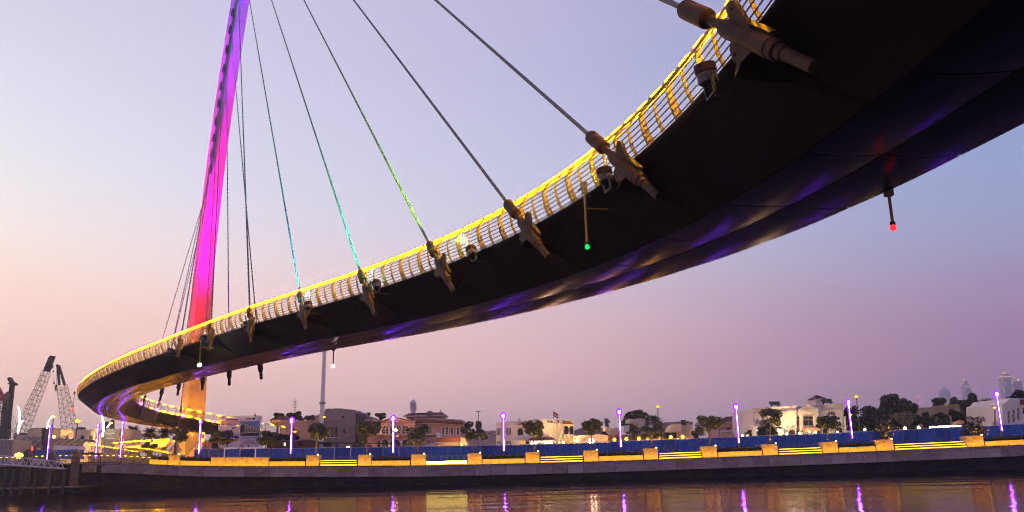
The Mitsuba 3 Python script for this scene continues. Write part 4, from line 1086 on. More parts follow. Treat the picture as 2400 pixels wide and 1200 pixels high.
slab(b, BROWN, [(2394, 936), (2460, 931), (2460, 945), (2394, 948)], 149.6, 1, 'roof_hood')

# --- left side: tan arched building, container tower, canopy, cabins
b = thing('arched_building', 'low tan building with small arched windows behind the lattice cranes', 'building')
wall(b, CREAM, [(142, 1006), (228, 1006.5), (240, 1020), (240, 1062), (142, 1062)], 185, 10, [(arch(153, 1020, 160, 1030), 'plain'), (arch(187, 1020, 197, 1030), 'plain'), (arch(207, 1021, 216, 1031), 'plain'), (arch(224, 1022, 232, 1032), 'plain')], ground=3.0)
wall(b, GREYR, [(64, 1008), (72, 1003), (118, 1002), (142, 1004), (142, 1062), (64, 1062)], 186, 10, [], name='left_wing', ground=3.0)
part(b, 'roof_unit', MB().span(at(180, 1006, 188), at(190, 1001, 188) + [0, 2, 0]), DARKM)
wall_lamp(b, 165, 1012, 180, .2, (1, .6, .1), 1, glow=260)
b = thing('container_tower', 'pale grey stack of site containers with a louvred end', 'container')
wall(b, GREYM, [(246, 1006), (270, 1005), (270, 1058), (244, 1058)], 148, 6, [], ground=3.2)
wall(b, GREYM, [(270.3, 1004.5), (292, 1004.5), (293, 1050), (270.3, 1050)], 147.5, 6, [], name='louvred_end', ground=3.2)
for i in range(7): band(b, INKG, 271.5, 1008 + i * 3.8, 290.5, 1008 + i * 3.8, 147.5, .14, 1.0, 'louvre')
for i in range(3): band(b, WHITEM, 246, 1016 + i * 12, 270, 1015.6 + i * 12, 148, .1, .9, 'joint')
for x, y in ((250, 988), (264, 984)): part(b, 'silo', MB().bar(at(x, 1008, 152), at(x, y, 152), .34), DARKM)
b = thing('canopy', 'long curved tan canopy roof lit amber from below, behind the blue sheets at the left', 'canopy')
n = 24; xs = np.linspace(26, 190, n)
Gd = []
for dy, dz in ((0, -1.3), (.7, -.35), (2.2, .35), (4, .5), (5.5, .1)):
    Gd.append([at(x, 1032 + (x - 26) * .062, 150) + np.array([0, dy, dz + .4]) for x in xs])
part(b, 'roof', MB().grid(np.array(Gd), flip=True), mat('canopy_tan', mottled((.30, .20, .14), (.36, .25, .18), .5), .8, .2))
for i in range(1, 11):
    x = 26 + i * 15
    pts = [at(x, 1032 + (x - 26) * .062, 150) + np.array([dy * .35, dy, dz + .45]) for dy, dz in ((-.03, -1.3), (.7, -.35), (2.2, .35))]
    part(b, 'rib', MB().tube(pts, .10, 5), INKG)
part(b, 'fascia_light', MB().grid(np.array([[at(x, 1045 + (x - 26) * .012, 152.5) for x in xs], [at(x, 1047 + (x - 26) * .012, 152.5) for x in xs]])), BLACK, emit=np.array([1, .48, .04]) * 2.2)
part(b, 'rail', MB().tube([at(x, 1019.5 + (x - 26) * .03, 154) for x in xs], .06, 5).tube([at(x, 1024.5 + (x - 26) * .03, 154) for x in xs], .05, 5), TRIM)
slab(b, DARKM, [(97.5, 1004), (107, 1004), (106, 1054), (96.5, 1054)], 149, 1.2, 'pillar')
for i in range(7): part(b, 'roof_post', MB().bar(at(40 + 22 * i, 1060, 153), at(40 + 22 * i, 1046, 153), .12), GREYM)
wall_lamp(b, 127, 1023.5, 149, .28, (1, .62, .06), 8)
b = thing('site_cabin', 'pale grey site cabin at the far left edge', 'cabin')
wall(b, GREYM, [(-40, 1030), (31, 1031), (31, 1070), (-40, 1068)], 138, 5, [], ground=2.5)
for x in (4, 14, 24): part(b, 'joint', MB().bar(at(x, 1066, 137.95), at(x, 1033, 137.95), .03), INKG)
b = thing('hoarding', 'short run of plain blue sheets below the canopy at the left', 'fence')
for i in range(7):
    x0 = 29 + i * 24
    if i == 1: continue
    slab(b, BLUE, [(x0, 1054.5), (x0 + 23.4, 1054.5), (x0 + 23.4, 1076), (x0, 1076)], 141 + .03 * (i % 2), .1, 'sheet')
slab(b, WHITEM, [(127, 1044), (200, 1046), (200, 1054), (125, 1054)], 142, .4, 'pale_boards')
st = thing('information_sign', 'narrow black sign with small red lit symbols left of the leftmost lamp post', 'sign')
slab(st, INKK, rect(71, 1046, 80, 1064), 139, .3, 'panel')
for i, yy in enumerate((1047.5, 1051, 1054.5)): part(st, 'lit_symbol', MB().box(at(75.5, yy, 138.9), (.35, .05, .16)), BLACK, emit=np.array([1, .1, .1]) * 2)
wl = thing('work_lamp', 'blazing orange work lamp low down between the gangway and the blue sheets', 'lamp')
c = at(44, 1068, 136); part(wl, 'lamp', MB().ball(c, (.7, .3, .45), 8), BLACK, emit=np.array([1, .42, .03]) * 12); part(wl, 'stand', MB().bar(c - [0, 0, 2], c, .08), DARKM)
# ------------------------------------------------------------------ billboards
def board_frame(k, x0, y0, x1, y1, Y):
    m = MB()
    for x in (x0, x1): m.bar(at(x, 1072, Y + .1), at(x, y0 - 1, Y + .1), .12)
    m.bar(at(x0, y0 - .5, Y + .1), at(x1, y0 - 1, Y + .1), .09)
    part(k, 'frame', m, WHITEM)


def sheet_xz(k, name, m, x0, y0, x1, y1, Y, d=.05, **kw):
    a, c = at(x0, y0, Y), at(x1, y1, Y)
    return part(k, name, MB().span((a[0], Y, c[2]), (c[0], Y + d, a[2])), m, **kw)


def letter(k, txt, px, py, hpx, Y, m, bold=True, width=None):
    h = hpx * Y / F
    t = meshkit.text_mesh(txt, h, .02, bold)
    v = t.vertices.copy(); a = at(px, py, Y)
    sx = 1.0 if width is None else (width * Y / F) / (v[:, 0].max() - v[:, 0].min())
    return part(k, 'lettering', (np.column_stack([a[0] + (v[:, 0] - v[:, 0].min()) * sx, Y - v[:, 2] * 1.0, a[2] + v[:, 1]]), t.faces), m)


BY = 134.7
bl = thing('billboard', 'left billboard with white boards, one blue and one orange stripe', 'billboard')
board_frame(bl, 513, 977, 560.5, 977, BY + .2)
for i, (y0, y1, m) in enumerate(((979, 985.5, BOARD), (986.3, 989.5, ORANGEM), (990.3, 997.5, BOARD), (999, 1007.5, BOARD), (1009, 1017.5, BOARD), (1019.5, 1021.5, BOARD), (1022.2, 1026, INKB), (1028.5, 1034, mat('stripe_orange', (.50, .15, .04), .7, .2)), (1036, 1042, BOARD), (1043.4, 1048.5, BOARD))):
    sheet_xz(bl, 'board', m, 515, y0, 559, y1, BY)
for x0, x1, y0, y1, m in ((531, 540, 981.5, 984, INKB), (541.5, 546, 981.5, 984, INKB), (547, 557, 982, 984, INKB), (518, 530, 993, 995.2, INKG), (532, 544, 993.2, 995.2, INKG), (546, 556, 993, 995, INKG), (544, 552, 1001.5, 1004.8, INKG), (516.5, 520, 1038, 1041.5, INKK), (530.5, 534, 1044, 1047.5, INKK)):
    sheet_xz(bl, 'print', m, x0, y0, x1, y1, BY - .02, .019)
br = thing('billboard', 'right billboard showing a building picture above the words about the water canal', 'billboard')
board_frame(br, 562.5, 976, 613, 975, BY + .2)
sheet_xz(br, 'board', BOARD, 563.5, 978, 608.5, 1048.5, BY)
sheet_xz(br, 'picture', INKSKY, 563.7, 987.5, 608, 1021.5, BY - .03, .02)
for poly, m in (([(563.7, 1016), (563.7, 1001), (567, 996), (571, 994), (573, 999), (573, 1016)], INKK), ([(573, 992), (580, 991.5), (608, 1004), (608, 1013), (573, 1014)], INKG), ([(563.7, 1014), (608, 1011), (608, 1021.5), (563.7, 1021.5)], INKK)):
    part(br, 'print', ex(Polygon(xz(poly, BY - .05)), BY - .05, .018), m)
for i in range(5):
    x = 574 + i * 6.4
    part(br, 'print', ex(Polygon(xz([(x, 994 + i * 2.2), (x + 4.6, 995 + i * 2.3), (x + 4.6, 996.2 + i * 2.3), (x + 1.3, 995.6 + i * 2.2), (x + 1.3, 1003 + i * 1.5), (x, 1003 + i * 1.5)], BY - .07)), BY - .07, .018), BOARD)
part(br, 'print', ex(Polygon(xz([(563.7, 1014.5), (608, 1012), (608, 1013.2), (563.7, 1016)], BY - .07)), BY - .07, .018), BOARD)
letter(br, 'DUBAI WATER CANAL', 565.5, 1028, 3.4, BY - .01, INKB, True, 39)
for y, x0, x1 in ((1031.3, 576, 594), (1034.3, 572.5, 598), (1037.3, 573.5, 596.5), (1040.2, 566, 606)):
    x = x0
    while x < x1 - 1:
        w = rnd.uniform(2, 5.5); w = min(w, x1 - x)
        sheet_xz(br, 'print', INKG, x, y - .8, x + w - .7, y + .6, BY - .02, .019); x += w
for x in (564.5, 580): sheet_xz(br, 'print', INKK, x, 1043.5, x + 4, 1047, BY - .02, .019)
sheet_xz(br, 'print', INKG, 602.5, 1044, 604, 1047, BY - .02, .019)
c = at(594.5, 981.8, BY - .02); part(br, 'emblem', MB().tube([c, c - [0, .02, 0]], .17, 14), INKK)
sheet_xz(br, 'print', INKG, 576, 980.5, 590, 983, BY - .02, .019)
fg = thing('flag', 'dark red pennant on top of the right billboard', 'flag')
a = at(596.5, 976, BY); part(fg, 'cloth', MB().add([a, at(601.5, 974.5, BY), at(596.5, 967.5, BY + .05), a + [0, .06, 0], at(601.5, 974.5, BY) + [0, .06, 0]], [[0, 1, 2], [3, 2, 4], [0, 2, 3], [1, 4, 2]]), REDM); part(fg, 'pole', MB().bar(at(596.3, 977, BY), at(596.3, 967, BY), .03), GREYM)
nb = thing('notice_board', 'small yellow lit notice board under the tree left of the pylon foot', 'sign')
sheet_xz(nb, 'board', CREAM, 404, 1043, 418.5, 1063, 131, .1)
part(nb, 'post', MB().bar(at(406, 1076, 131.2), at(406, 1043, 131.2), .07).bar(at(416.5, 1076, 131.2), at(416.5, 1043, 131.2), .07), BARK)
sheet_xz(nb, 'stripe', REDM, 404, 1044.5, 418.5, 1045.5, 130.95, .04)

# ------------------------------------------------------------------ ramps and railings at the left landing
def hoops(name, lab, pts, h, Y, n, power=40, cat='railing'):
    """Railing of bent posts with lit caps along pixel points (x, y of the foot)."""
    k = thing(name, lab, cat)
    px = np.array(pts, float); d = np.r_[0, np.cumsum(np.hypot(*np.diff(px, axis=0).T))]
    f = lambda s: np.array([np.interp(s, d, px[:, 0]), np.interp(s, d, px[:, 1])])
    L = MB()
    prev = None
    for i in range(n):
        a = f(d[-1] * i / (n - 1)); y = Y if np.isscalar(Y) else np.interp(i / (n - 1), [0, 1], Y)
        b = at(a[0], a[1], y); hh = h
        pts3 = [b, b + [.10, -.05, hh * .55], b + [.02, 0, hh * .85], b + [-.18, .05, hh]]
        part(k, 'hoop_post', MB().tube(pts3, .055, 5), STEEL)
        t = b + np.array([.05, -.03, hh + .03]); L.box(t, (.26, .12, .06))
        if prev is not None:
            for z in (.3, .55, .8): part(k, 'rail', MB().bar(prev + [0, 0, hh * z], b + [0, 0, hh * z], .02), STEEL)
            part(k, 'top_rail', MB().bar(prev + [0, 0, hh], b + [0, 0, hh], .045), STEEL)
        prev = b
    part(k, 'lit_cap', L, BLACK, emit=AMBER * np.array([1, 1.15, 1]) * power, kind='stuff', ew=.5)
    return k


hoops('ramp_railing', 'upper amber lit hoop railing of the switchback ramp, rising from the far left', [(213, 1058), (232, 1060), (283, 1068), (318, 1074)], .95, 133, 13)
hoops('ramp_railing', 'lower amber lit hoop railing of the switchback ramp ending at the pylon pedestal', [(296, 1062), (340, 1067), (392, 1076)], .95, 131, 14)
k = thing('switchback_ramp', 'low switchback ramp walls lit amber below the bridge bend', 'ramp')
slab(k, STONE, [(206, 1058), (240, 1062), (318, 1074), (318, 1088), (206, 1086)], 133.3, .5, 'ramp_wall')
slab(k, STONE, [(294, 1064), (340, 1069), (394, 1078), (394, 1090), (294, 1086)], 131.4, .5, 'ramp_wall')
k = thing('access_ramp', 'raised access ramp with amber lamps and dark underside between the palms and the pylon', 'ramp')
slab(k, CREAM, [(266, 1046), (300, 1045), (372, 1035), (397, 1034), (384, 1047), (300, 1050), (266, 1052)], 146, 2.2, 'parapet')
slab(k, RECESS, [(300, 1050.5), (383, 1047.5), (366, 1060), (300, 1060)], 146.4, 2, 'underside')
part(k, 'rail', MB().tube([at(x, y, 146) for x, y in ((262, 1039), (300, 1036), (345, 1031), (398, 1028))], .05, 5), STEEL)
L = MB()
for x in (271, 288, 303, 319, 333, 348, 367, 377, 392): L.box(at(x, np.interp(x, (262, 300, 345, 398), (1038.5, 1035.5, 1033, 1031.5)), 145.9), (.75, .12, .2))
for x in (271, 288, 303, 319, 333, 348, 367, 377, 392): part(k, 'post', MB().bar(at(x, 1050, 146), at(x, np.interp(x, (262, 398), (1037, 1030)), 146), .05), STEEL)
part(k, 'lamp_row', L, BLACK, emit=AMBER * 40, kind='stuff')
scene['access_ramp__glow'] = {'type': 'point', 'position': at(300, 1038, 143.5).tolist(), 'intensity': {'type': 'rgb', 'value': (AMBER * 110 / EX).tolist()}, 'sampling_weight': 1.0}
scene['access_ramp__glow_001'] = {'type': 'point', 'position': at(372, 1036, 143.5).tolist(), 'intensity': {'type': 'rgb', 'value': (AMBER * 110 / EX).tolist()}, 'sampling_weight': 1.0}
hoops('quay_railing', 'amber lit bent post railing on the quay edge left of the planters', [(0, 1089), (60, 1087), (185, 1083), (300, 1086), (348, 1090)], 1.0, (131, 124.5), 26, 14)
lk = thing('site_booth', 'orange lit site booth and lamps between the pylon and the left billboard', 'booth')
slab(lk, ORANGEM, [(474, 1036), (499, 1035), (499, 1047), (480, 1047)], 137, 2, 'wall'); slab(lk, INKK, [(497, 1038), (513, 1038), (513, 1052), (497, 1052)], 136.5, 2, 'opening')
for x, y, r, p in ((478, 1009, .25, 9), (477, 1014.5, .25, 12), (474.5, 1032, .3, 12), (481, 1025, .15, 7), (496, 1024, .15, 7), (508, 1024, .15, 7)): wall_lamp(lk, x, y, 136, r, (1, .45, .02), p * .35)
for x in (481, 496, 508): part(lk, 'post', MB().bar(at(x, 1050, 136.2), at(x, 1025, 136.2), .05), DARKM)
wall_lamp(lk, 450, 1019, 140, .3, (1, .2, .02), 3); wall_lamp(lk, 444, 1014, 140, .22, (1, .15, .02), 3)
# gangway with truss railings, piles, pillars
k = thing('gangway', 'white truss railed gangway sloping to the pontoon at the lower left', 'gangway')
T0, T1, B0, B1 = (-30, 1064), (150, 1083), (-30, 1086), (150, 1098)
GY = 124
m = MB().bar(at(*T0, GY), at(*T1, GY), .06).bar(at(*B0, GY), at(*B1, GY), .09)
part(k, 'rail', m, WHITEM)
n = 12
for i in range(n):
    f0, f1 = i / n, (i + .5) / n
    l = lambda A, B, f: at(A[0] + (B[0] - A[0]) * f, A[1] + (B[1] - A[1]) * f, GY)
    part(k, 'brace', MB().bar(l(B0, B1, f0), l(T0, T1, f1), .045).bar(l(T0, T1, f1), l(B0, B1, (i + 1) / n), .045), WHITEM)
part(k, 'rail', MB().bar(at(*T0, GY + 2.2), at(*T1, GY + 2.2), .06), WHITEM)
part(k, 'walkway', MB().beam(at(-30, 1087, GY + 1.1), at(150, 1099, GY + 1.1), 2.1, .16), GREYM)
k = thing('pontoon', 'dark floating pontoon below the gangway', 'pontoon')
a, c = at(-60, 1110, 122), at(190, 1112, 122)
part(k, 'hull', MB().span((a[0], 121, -.3), (c[0], 127, .75)), WETC); part(k, 'deck', MB().span((a[0] - .1, 120.9, .755), (c[0] + .1, 127, .9)), BARK)
pile_names = ['mooring pile mostly cut by the left picture edge'] + [f'{w} black mooring pile from the left in front of the pontoon' for w in ('first', 'second', 'third', 'fourth', 'fifth', 'sixth')]
for i, (x, y0) in enumerate(((-6, 1096), (13, 1098), (32, 1100), (53, 1098), (85, 1099), (119, 1098), (151, 1099))):
    a = at(x, y0, 120.5)
    single('mooring_pile', MB().tube([(a[0], 120.5, -1), (a[0], 120.5, a[2] - .2), (a[0], 120.5, a[2])], [.2, .2, .08], 10), DARKM, pile_names[i], 'pile', group='piles along the pontoon')
PILLAR = mat('pillar_stone', mottled((.10, .065, .055), (.16, .11, .09), 1.5), .8, .15)
for i, (x, y0, y1, Y, w) in enumerate(((63, 1060, 1092, 126, 'farthest left, behind the gangway'), (120, 1062, 1092, 126.5, 'in front of the leftmost lamp post'), (175, 1060, 1106, 124.5, 'at the left end of the stone quay wall'))):
    k = thing('stone_pillar', 'square stone pillar with pyramid cap ' + w, 'pillar')
    a, c = at(x, y1, Y), at(x, y0, Y); hw = .42
    part(k, 'shaft', MB().span((a[0] - hw, Y - hw, 0.2), (a[0] + hw, Y + hw, c[2])), PILLAR)
    part(k, 'cap', MB().add([(a[0] - .5, Y - .5, c[2] + .002), (a[0] + .5, Y - .5, c[2] + .002), (a[0] + .5, Y + .5, c[2] + .002), (a[0] - .5, Y + .5, c[2] + .002), (a[0], Y, c[2] + .5)], [[0, 1, 4], [1, 2, 4], [2, 3, 4], [3, 0, 4], [0, 2, 1], [0, 3, 2]]), PILLAR)
k = thing('barrier_beam', 'black horizontal barrier beam on short posts in front of the ramp', 'barrier')
part(k, 'beam', MB().beam(at(168, 1064, 125.5), at(237, 1064, 125.5), .3, .28), DARKM)
for x in (170, 235): part(k, 'post', MB().bar(at(x, 1086, 125.5), at(x, 1064, 125.5), .06), DARKM)
single('quay_ladder', MB().span(at(228, 1089, 124.6) - [0, .1, 0], at(235, 1126, 124.6)), WETC, 'dark fender post fixed to the left part of the quay wall', 'fender')

# ------------------------------------------------------------------ cranes and rig
def lattice(k, p, q, w0, w1, n, r, m, name='lattice_boom'):
    p, q = np.asarray(p, float), np.asarray(q, float)
    d = (q - p) / np.linalg.norm(q - p); s = np.cross(d, [0, 1, 0]); s /= np.linalg.norm(s); t = np.cross(d, s)
    g = MB(); pts = []
    for i in range(n + 1):
        f = i / n; w = w0 + (w1 - w0) * f; c = p + (q - p) * f
        pts.append([c + (s * a + t * b) * w / 2 for a, b in ((-1, -1), (1, -1), (1, 1), (-1, 1))])
    for j in range(4): g.bar(pts[0][j], pts[-1][j], r * 1.5, 5)
    for i in range(n):
        for j in range(4):
            g.bar(pts[i][j], pts[i + 1][(j + 1) % 4] if i % 2 else pts[i + 1][(j - 1) % 4], r, 4)
            g.bar(pts[i][j], pts[i][(j + 1) % 4], r, 4)
    return part(k, name, g, m)


CM = mat('crane_paint', (.16, .07, .065), .6, .3)
CY = 240
k = thing('crane', 'lattice boom crane leaning right with a dark solid boom head, left of the pair', 'crane')
lattice(k, at(50, 1018, CY), at(109, 871, CY), 2.4, 1.75, 13, .042, CM)
part(k, 'boom_head', ex(Polygon(xz([(103.5, 870), (114, 872), (126.5, 837), (128.5, 835), (122, 834), (117.5, 837)], CY)), CY - .8, 1.6), DARKM)
part(k, 'stay_wire', MB().tube([at(30, 1018, CY), at(64, 940, CY + .5), at(101, 872, CY)], .05, 4).tube([at(40, 1018, CY), at(72, 940, CY + .5), at(103, 872, CY)], .05, 4), DARKM)
part(k, 'cab', MB().span(at(38, 1030, CY) - [0, 1.5, 0], at(62, 1015, CY) + [0, 1.5, 0]), CM)
part(k, 'hook_rope', MB().bar(at(123, 840, CY), at(123, 855, CY), .05), DARKM)
part(k, 'hook_block', MB().ball(at(122.5, 859.5, CY), (.35, .3, .55), 8).ball(at(125, 870, CY), (.25, .2, .25), 6), DARKM)
k = thing('crane', 'lattice boom crane leaning left with a hanging hook block, right of the pair', 'crane')
lattice(k, at(166, 1018, CY + 4), at(145, 902, CY + 4), 3.2, 2.0, 11, .042, CM)
for a in ((135, 856, 139, 900), (138, 857, 151.5, 900)): part(k, 'boom_head', MB().beam(at(a[0], a[1], CY + 4), at(a[2], a[3] + 2, CY + 4), .7, .5), DARKM)
part(k, 'boom_head', MB().beam(at(133, 856, CY + 4), at(140, 860, CY + 4), .8, .6), DARKM)
part(k, 'hook_rope', MB().bar(at(133, 858, CY + 4), at(131.5, 905, CY + 4), .05).bar(at(126.5, 880, CY + 4), at(126.5, 897, CY + 4), .04), DARKM)
part(k, 'hook_block', MB().ball(at(131.3, 908, CY + 4), (.42, .3, .85), 8).ball(at(131, 915, CY + 4), (.2, .2, .4), 6), DARKM)
part(k, 'second_hook', MB().ball(at(126.5, 898, CY + 4), (.25, .2, .4), 6), DARKM)
part(k, 'stay_wire', MB().tube([at(151, 902, CY + 4), at(165, 935, CY + 4.5), at(176, 1000, CY + 4)], .04, 4), DARKM)
part(k, 'cab', MB().span(at(160, 1032, CY + 4) - [0, 1.5, 0], at(180, 1016, CY + 4) + [0, 1.5, 0]), CM)
k = thing('piling_rig', 'dark piling rig with two close masts and a hammer shaped head at the far left', 'rig')
RY = 205
part(k, 'mast', MB().beam(at(15, 1030, RY), at(28.5, 903, RY), .95, .8, up=(0, 1, 0)), DARKM); part(k, 'leader', MB().beam(at(3, 1030, RY + .5), at(13.5, 924, RY + .5), .6, .8, up=(0, 1, 0)), DARKM)
part(k, 'drive_head', MB().beam(at(13, 935, RY), at(24.5, 922, RY), 1.4, 1.2, up=(0, 1, 0)), CM)
part(k, 'mast_head', ex(Polygon(xz([(20, 886.5), (25, 884.5), (27, 888), (30, 894), (39, 899.5), (38, 903), (29, 903.5), (21, 900), (25, 897)], RY)), RY - .7, 1.4), DARKM)
lattice(k, at(18, 1028, RY + .3), at(20, 940, RY + .3), .9, .9, 16, .05, DARKM, 'lattice')
part(k, 'stay_wire', MB().bar(at(40, 1030, RY), at(22, 960, RY), .05).bar(at(52, 1028, RY), at(24, 960, RY), .05), DARKM)
part(k, 'hose', MB().tube([at(18, 1000, RY - .5), at(26, 1005, RY - .5), at(31, 1012, RY - .5), at(20, 1014, RY - .5)], .12, 5), DARKM)
k = thing('crane', 'red and dark boom cut by the left picture edge', 'crane')
part(k, 'boom', MB().beam(at(-12, 905, 215), at(4, 938, 215), 1.8, .8, up=(0, 1, 0)), REDM); lattice(k, at(2, 938, 215), at(14, 1022, 215), 1.4, 1.4, 14, .05, DARKM)

# ------------------------------------------------------------------ white curved light masts and street lamps
def light_mast(lab, pts, Y, r, col, branch=None):
    k = thing('light_mast', lab, 'light mast', 'curved white light masts at the left')
    part(k, 'lit_stem', MB().tube([at(x, y, Y) for x, y in pts], r, 7), BLACK, emit=col)
    if branch: part(k, 'lit_branch', MB().tube([at(x, y, Y) for x, y in branch], [.07] * len(branch), 6), BLACK, emit=np.array(col) * .6)
    x, y = pts[-1]
    part(k, 'foot', MB().bar(at(x, y + 18, Y), at(x, y, Y), .15), GREYM)


WC = np.array([13, 15, 12])
light_mast('curved white glowing mast with side branch beside the dark piling rig', [(41.5, 951.5), (44.5, 960), (46.5, 972), (46, 986), (44, 1000), (42, 1016)], 175, [.06, .12, .16, .17, .17, .15], WC, [(55, 985), (50, 990), (46.5, 1000), (45, 1008)])
light_mast('curved white glowing mast with amber tip lamp, left of the leftmost lamp post', [(122, 976.5), (117, 982), (113.5, 990), (111, 1001), (110, 1008), (109, 1022)], 170, [.05, .07, .09, .12, .16, .16], WC, None)
light_mast('curved white glowing mast in front of the container tower, below the bridge bend', [(238, 974), (241, 984), (242.5, 996), (242, 1008), (240, 1024)], 146, [.06, .14, .17, .17, .12], WC, [(259, 992), (253, 998), (250.5, 1003)])


def street_lamp(lab, px, py, fx, fy, Y, r=.3, power=3, col=(1, .40, .02), lit=True, arm=0.0):
    k = thing('street_lamp', lab, 'street lamp')
    h, f = at(px, py, Y), at(fx, fy, Y)
    part(k, 'pole', MB().tube([(f[0], Y, 2), (f[0], Y, f[2]), (h[0] - arm, Y, h[2] - .15), (h[0], Y, h[2] + .12)], [.12, .11, .07, .05], 6), DARKM)
    part(k, 'head', MB().box(h + np.array([0, 0, .16]), (.8, .3, .12)), DARKM)
    if lit: part(k, 'lamp', MB().ball(h, (r * 1.25, r * .8, r * .8), 7), BLACK, emit=np.array(col) * power)


street_lamp('tall orange street lamp above the palms of the crenellated villa', 1541.5, 952.5, 1543, 990, 175)
street_lamp('tall orange street lamp right of the large white villa', 2007, 929, 2014.5, 1010, 150, .28)
street_lamp('amber street lamp fixed in front of the white mast foot', 760, 977, 760, 1030, 149, .22, 3)
street_lamp('amber street lamp low in front of the arched grey villa window', 690.5, 1011.5, 690.5, 1045, 142, .24, 3)
street_lamp('unlit dark street lamp rising behind the dark gappy tree', 1121, 967, 1120, 1030, 150, lit=False)
street_lamp('orange street lamp between the right crane and the bridge bend', 182, 986, 177, 1030, 160, .36, 12, (1, .42, .004))
street_lamp('amber lamp on the tip of the curved mast left of the leftmost lamp post', 124.5, 976, 124.5, 985, 170.5, .3, 14, (1, .5, .01))
street_lamp('yellow lamp above the container tower, on the branch of the curved mast', 260, 991, 258, 1002, 151, .22, 12, (1, .6, .01))
street_lamp('amber lamp beside the rightmost lamp post, in front of the dark palm', 2331, 955, 2332, 1010, 135, .2, 3, (1, .42, .04))
street_lamp('orange lamp at the lower edge of the bridge above the young tree by the pylon', 413, 1001, 414, 1010, 131, .26, 4, (1, .5, .03))
street_lamp('orange star bright lamp beside the notice board, under the young tree', 410, 1031.5, 410, 1050, 130.4, .26, 8)
street_lamp('amber lamp left of the ramp at the foot of the palms', 296.5, 1016.5, 297, 1040, 150, .24, 2.5, (1, .5, .03))
street_lamp('small yellow lamp on the left face of the large villa lamp post', 1994.5, 972, 1996, 1000, 140, .16, 3, (1, .5, .05))
for i, (x, y, Y, p) in enumerate(((2027, 1007, 146, 'below the trees left of the flowering bush'), (2121, 1004, 146, 'left of the round road sign'), (2153, 1002, 146, 'directly left of the round road sign'))):
    k = thing('garden_floodlight', 'blazing yellow green garden floodlight ' + p, 'floodlight')
    c = at(x, y, Y); part(k, 'lamp', MB().ball(c, .26 if i else .2, 8), BLACK, emit=np.array([1, .95, .35]) * 22); part(k, 'stake', MB().bar(c - [0, 0, 3], c, .06), DARKM)
    if i == 2: scene[k + '__bulb'] = {'type': 'point', 'position': (c + [0, .5, .3]).tolist(), 'intensity': {'type': 'rgb', 'value': (np.array([.8, .9, .2]) * 55 / EX).tolist()}, 'sampling_weight': 1.0}
k = thing('market_lights', 'row of white and yellow lights below the dark trees right of the road sign', 'string lights')
L = MB()
for x in np.linspace(2180, 2252, 22): L.ball(at(x, 1001.5 - (x - 2180) * .05 + rnd.uniform(-.6, .6), 146), rnd.uniform(.07, .17), 5)
part(k, 'bulbs', L, BLACK, emit=np.array([1, .95, .62]) * 8, kind='stuff'); part(k, 'cable', MB().bar(at(2178, 1001, 146), at(2253, 997, 146), .03), DARKM)
slab(k, ORANGEM, [(2240, 990), (2252, 985), (2262, 988), (2260, 994), (2240, 995)], 147, 1, 'awning')
k = thing('road_sign', 'round red rimmed road sign beside the garden floodlight at the right', 'sign')
c = at(2159, 998, 143)
part(k, 'rim', MB().tube([c, c + [0, .06, 0]], .36, 16), mat('sign_orange', (.60, .12, .05), .5, .4)); part(k, 'face', MB().tube([c - [0, .02, 0], c - [0, .005, 0]], .22, 3), BOARD); part(k, 'post', MB().bar((c[0], c[1] + .1, 2), c + [0, .1, 0], .05), GREYM)

# ------------------------------------------------------------------ palms and trees behind
palm('palm', 'dark palm with dense crown right of the grey container tower', 310, 1012, 1040, 158, 28, 54, .5, droop=.45)
palm('palm', 'dark broad palm left of the pylon foot, lower than its neighbour', 352, 1016, 1045, 160, 27, 54, .5, droop=.5)
palm('palm', 'third dark palm hidden half behind the young tree by the pylon', 386, 1015, 1045, 162, 27, 50, .5, droop=.5)
palm('palm', 'small fan palm on a thick trunk above the low grey house', 1421.5, 985, 1020, 185, 9.5, 40, .42, droop=.35)
palm('palm', 'tall dark palm rising behind the promenade tree at the crenellated villa', 1533, 984, 1030, 156, 24, 50, .4, droop=.55)
palm('palm', 'lower reddish palm in the garden of the crenellated villa', 1489, 1007, 1035, 148, 24, 44, .4, droop=.6)
palm('palm', 'large dark palm left of the rightmost lamp post', 2312, 948, 1000, 160, 30, 64, .45, droop=.6)
palm('palm', 'dark drooping palm between the rightmost lamp post and the small white villa', 2342, 962, 1000, 158, 22, 54, .4, droop=.7)


def far_tree(lab, px, t0, t1, rpx, Y, n=1500, s=.34, m=LEAFD, name='tree', clumps=12):
    c = at(px, (t0 + t1) / 2, Y); tp = at(px, t0, Y)
    tree(name, lab, 'tree', (c[0], Y, 2.0), c[0], c[2], rpx * Y / F, tp[2] - c[2], Y, m, n=n, s=s, clumps=clumps, trunk=.22, holes=.68)


far_tree('feathery tree behind the brown roof of the grey villa', 652, 966, 990, 18, 185, 800, .26, clumps=8)
far_tree('gappy tree with the tall antenna behind it, left of the white mast', 690, 963, 990, 22, 186, 900, .26, clumps=9)
far_tree('tree just left of the white mast behind the grey villa', 731, 970, 990, 20, 187, 900, .26, clumps=8)
far_tree('tree right of the grey block roof', 843, 962, 985, 12, 186, 700, .26, clumps=7)
far_tree('small tree between the grey block and the pink villa', 860, 966, 985, 8, 188, 500, .25, clumps=6)
far_tree('rounded tree behind the left roof of the pink villa', 893, 968, 984, 14, 186, 800, .26, clumps=7)
far_tree('large dark tree crown behind the crenellated roof tower', 1491, 960, 1010, 35, 185, 2600, .34, clumps=16)
far_tree('dark tree right of the crenellated tower, behind the palm', 1474, 978, 1020, 18, 186, 1200, .3)
far_tree('dark round bush beside the porch of the large white villa', 1796, 994, 1026, 24, 146, 2400, .22, clumps=14)
far_tree('reddish garden bush right of the crenellated villa', 1634, 1000, 1030, 16, 148, 1200, .2, clumps=9)
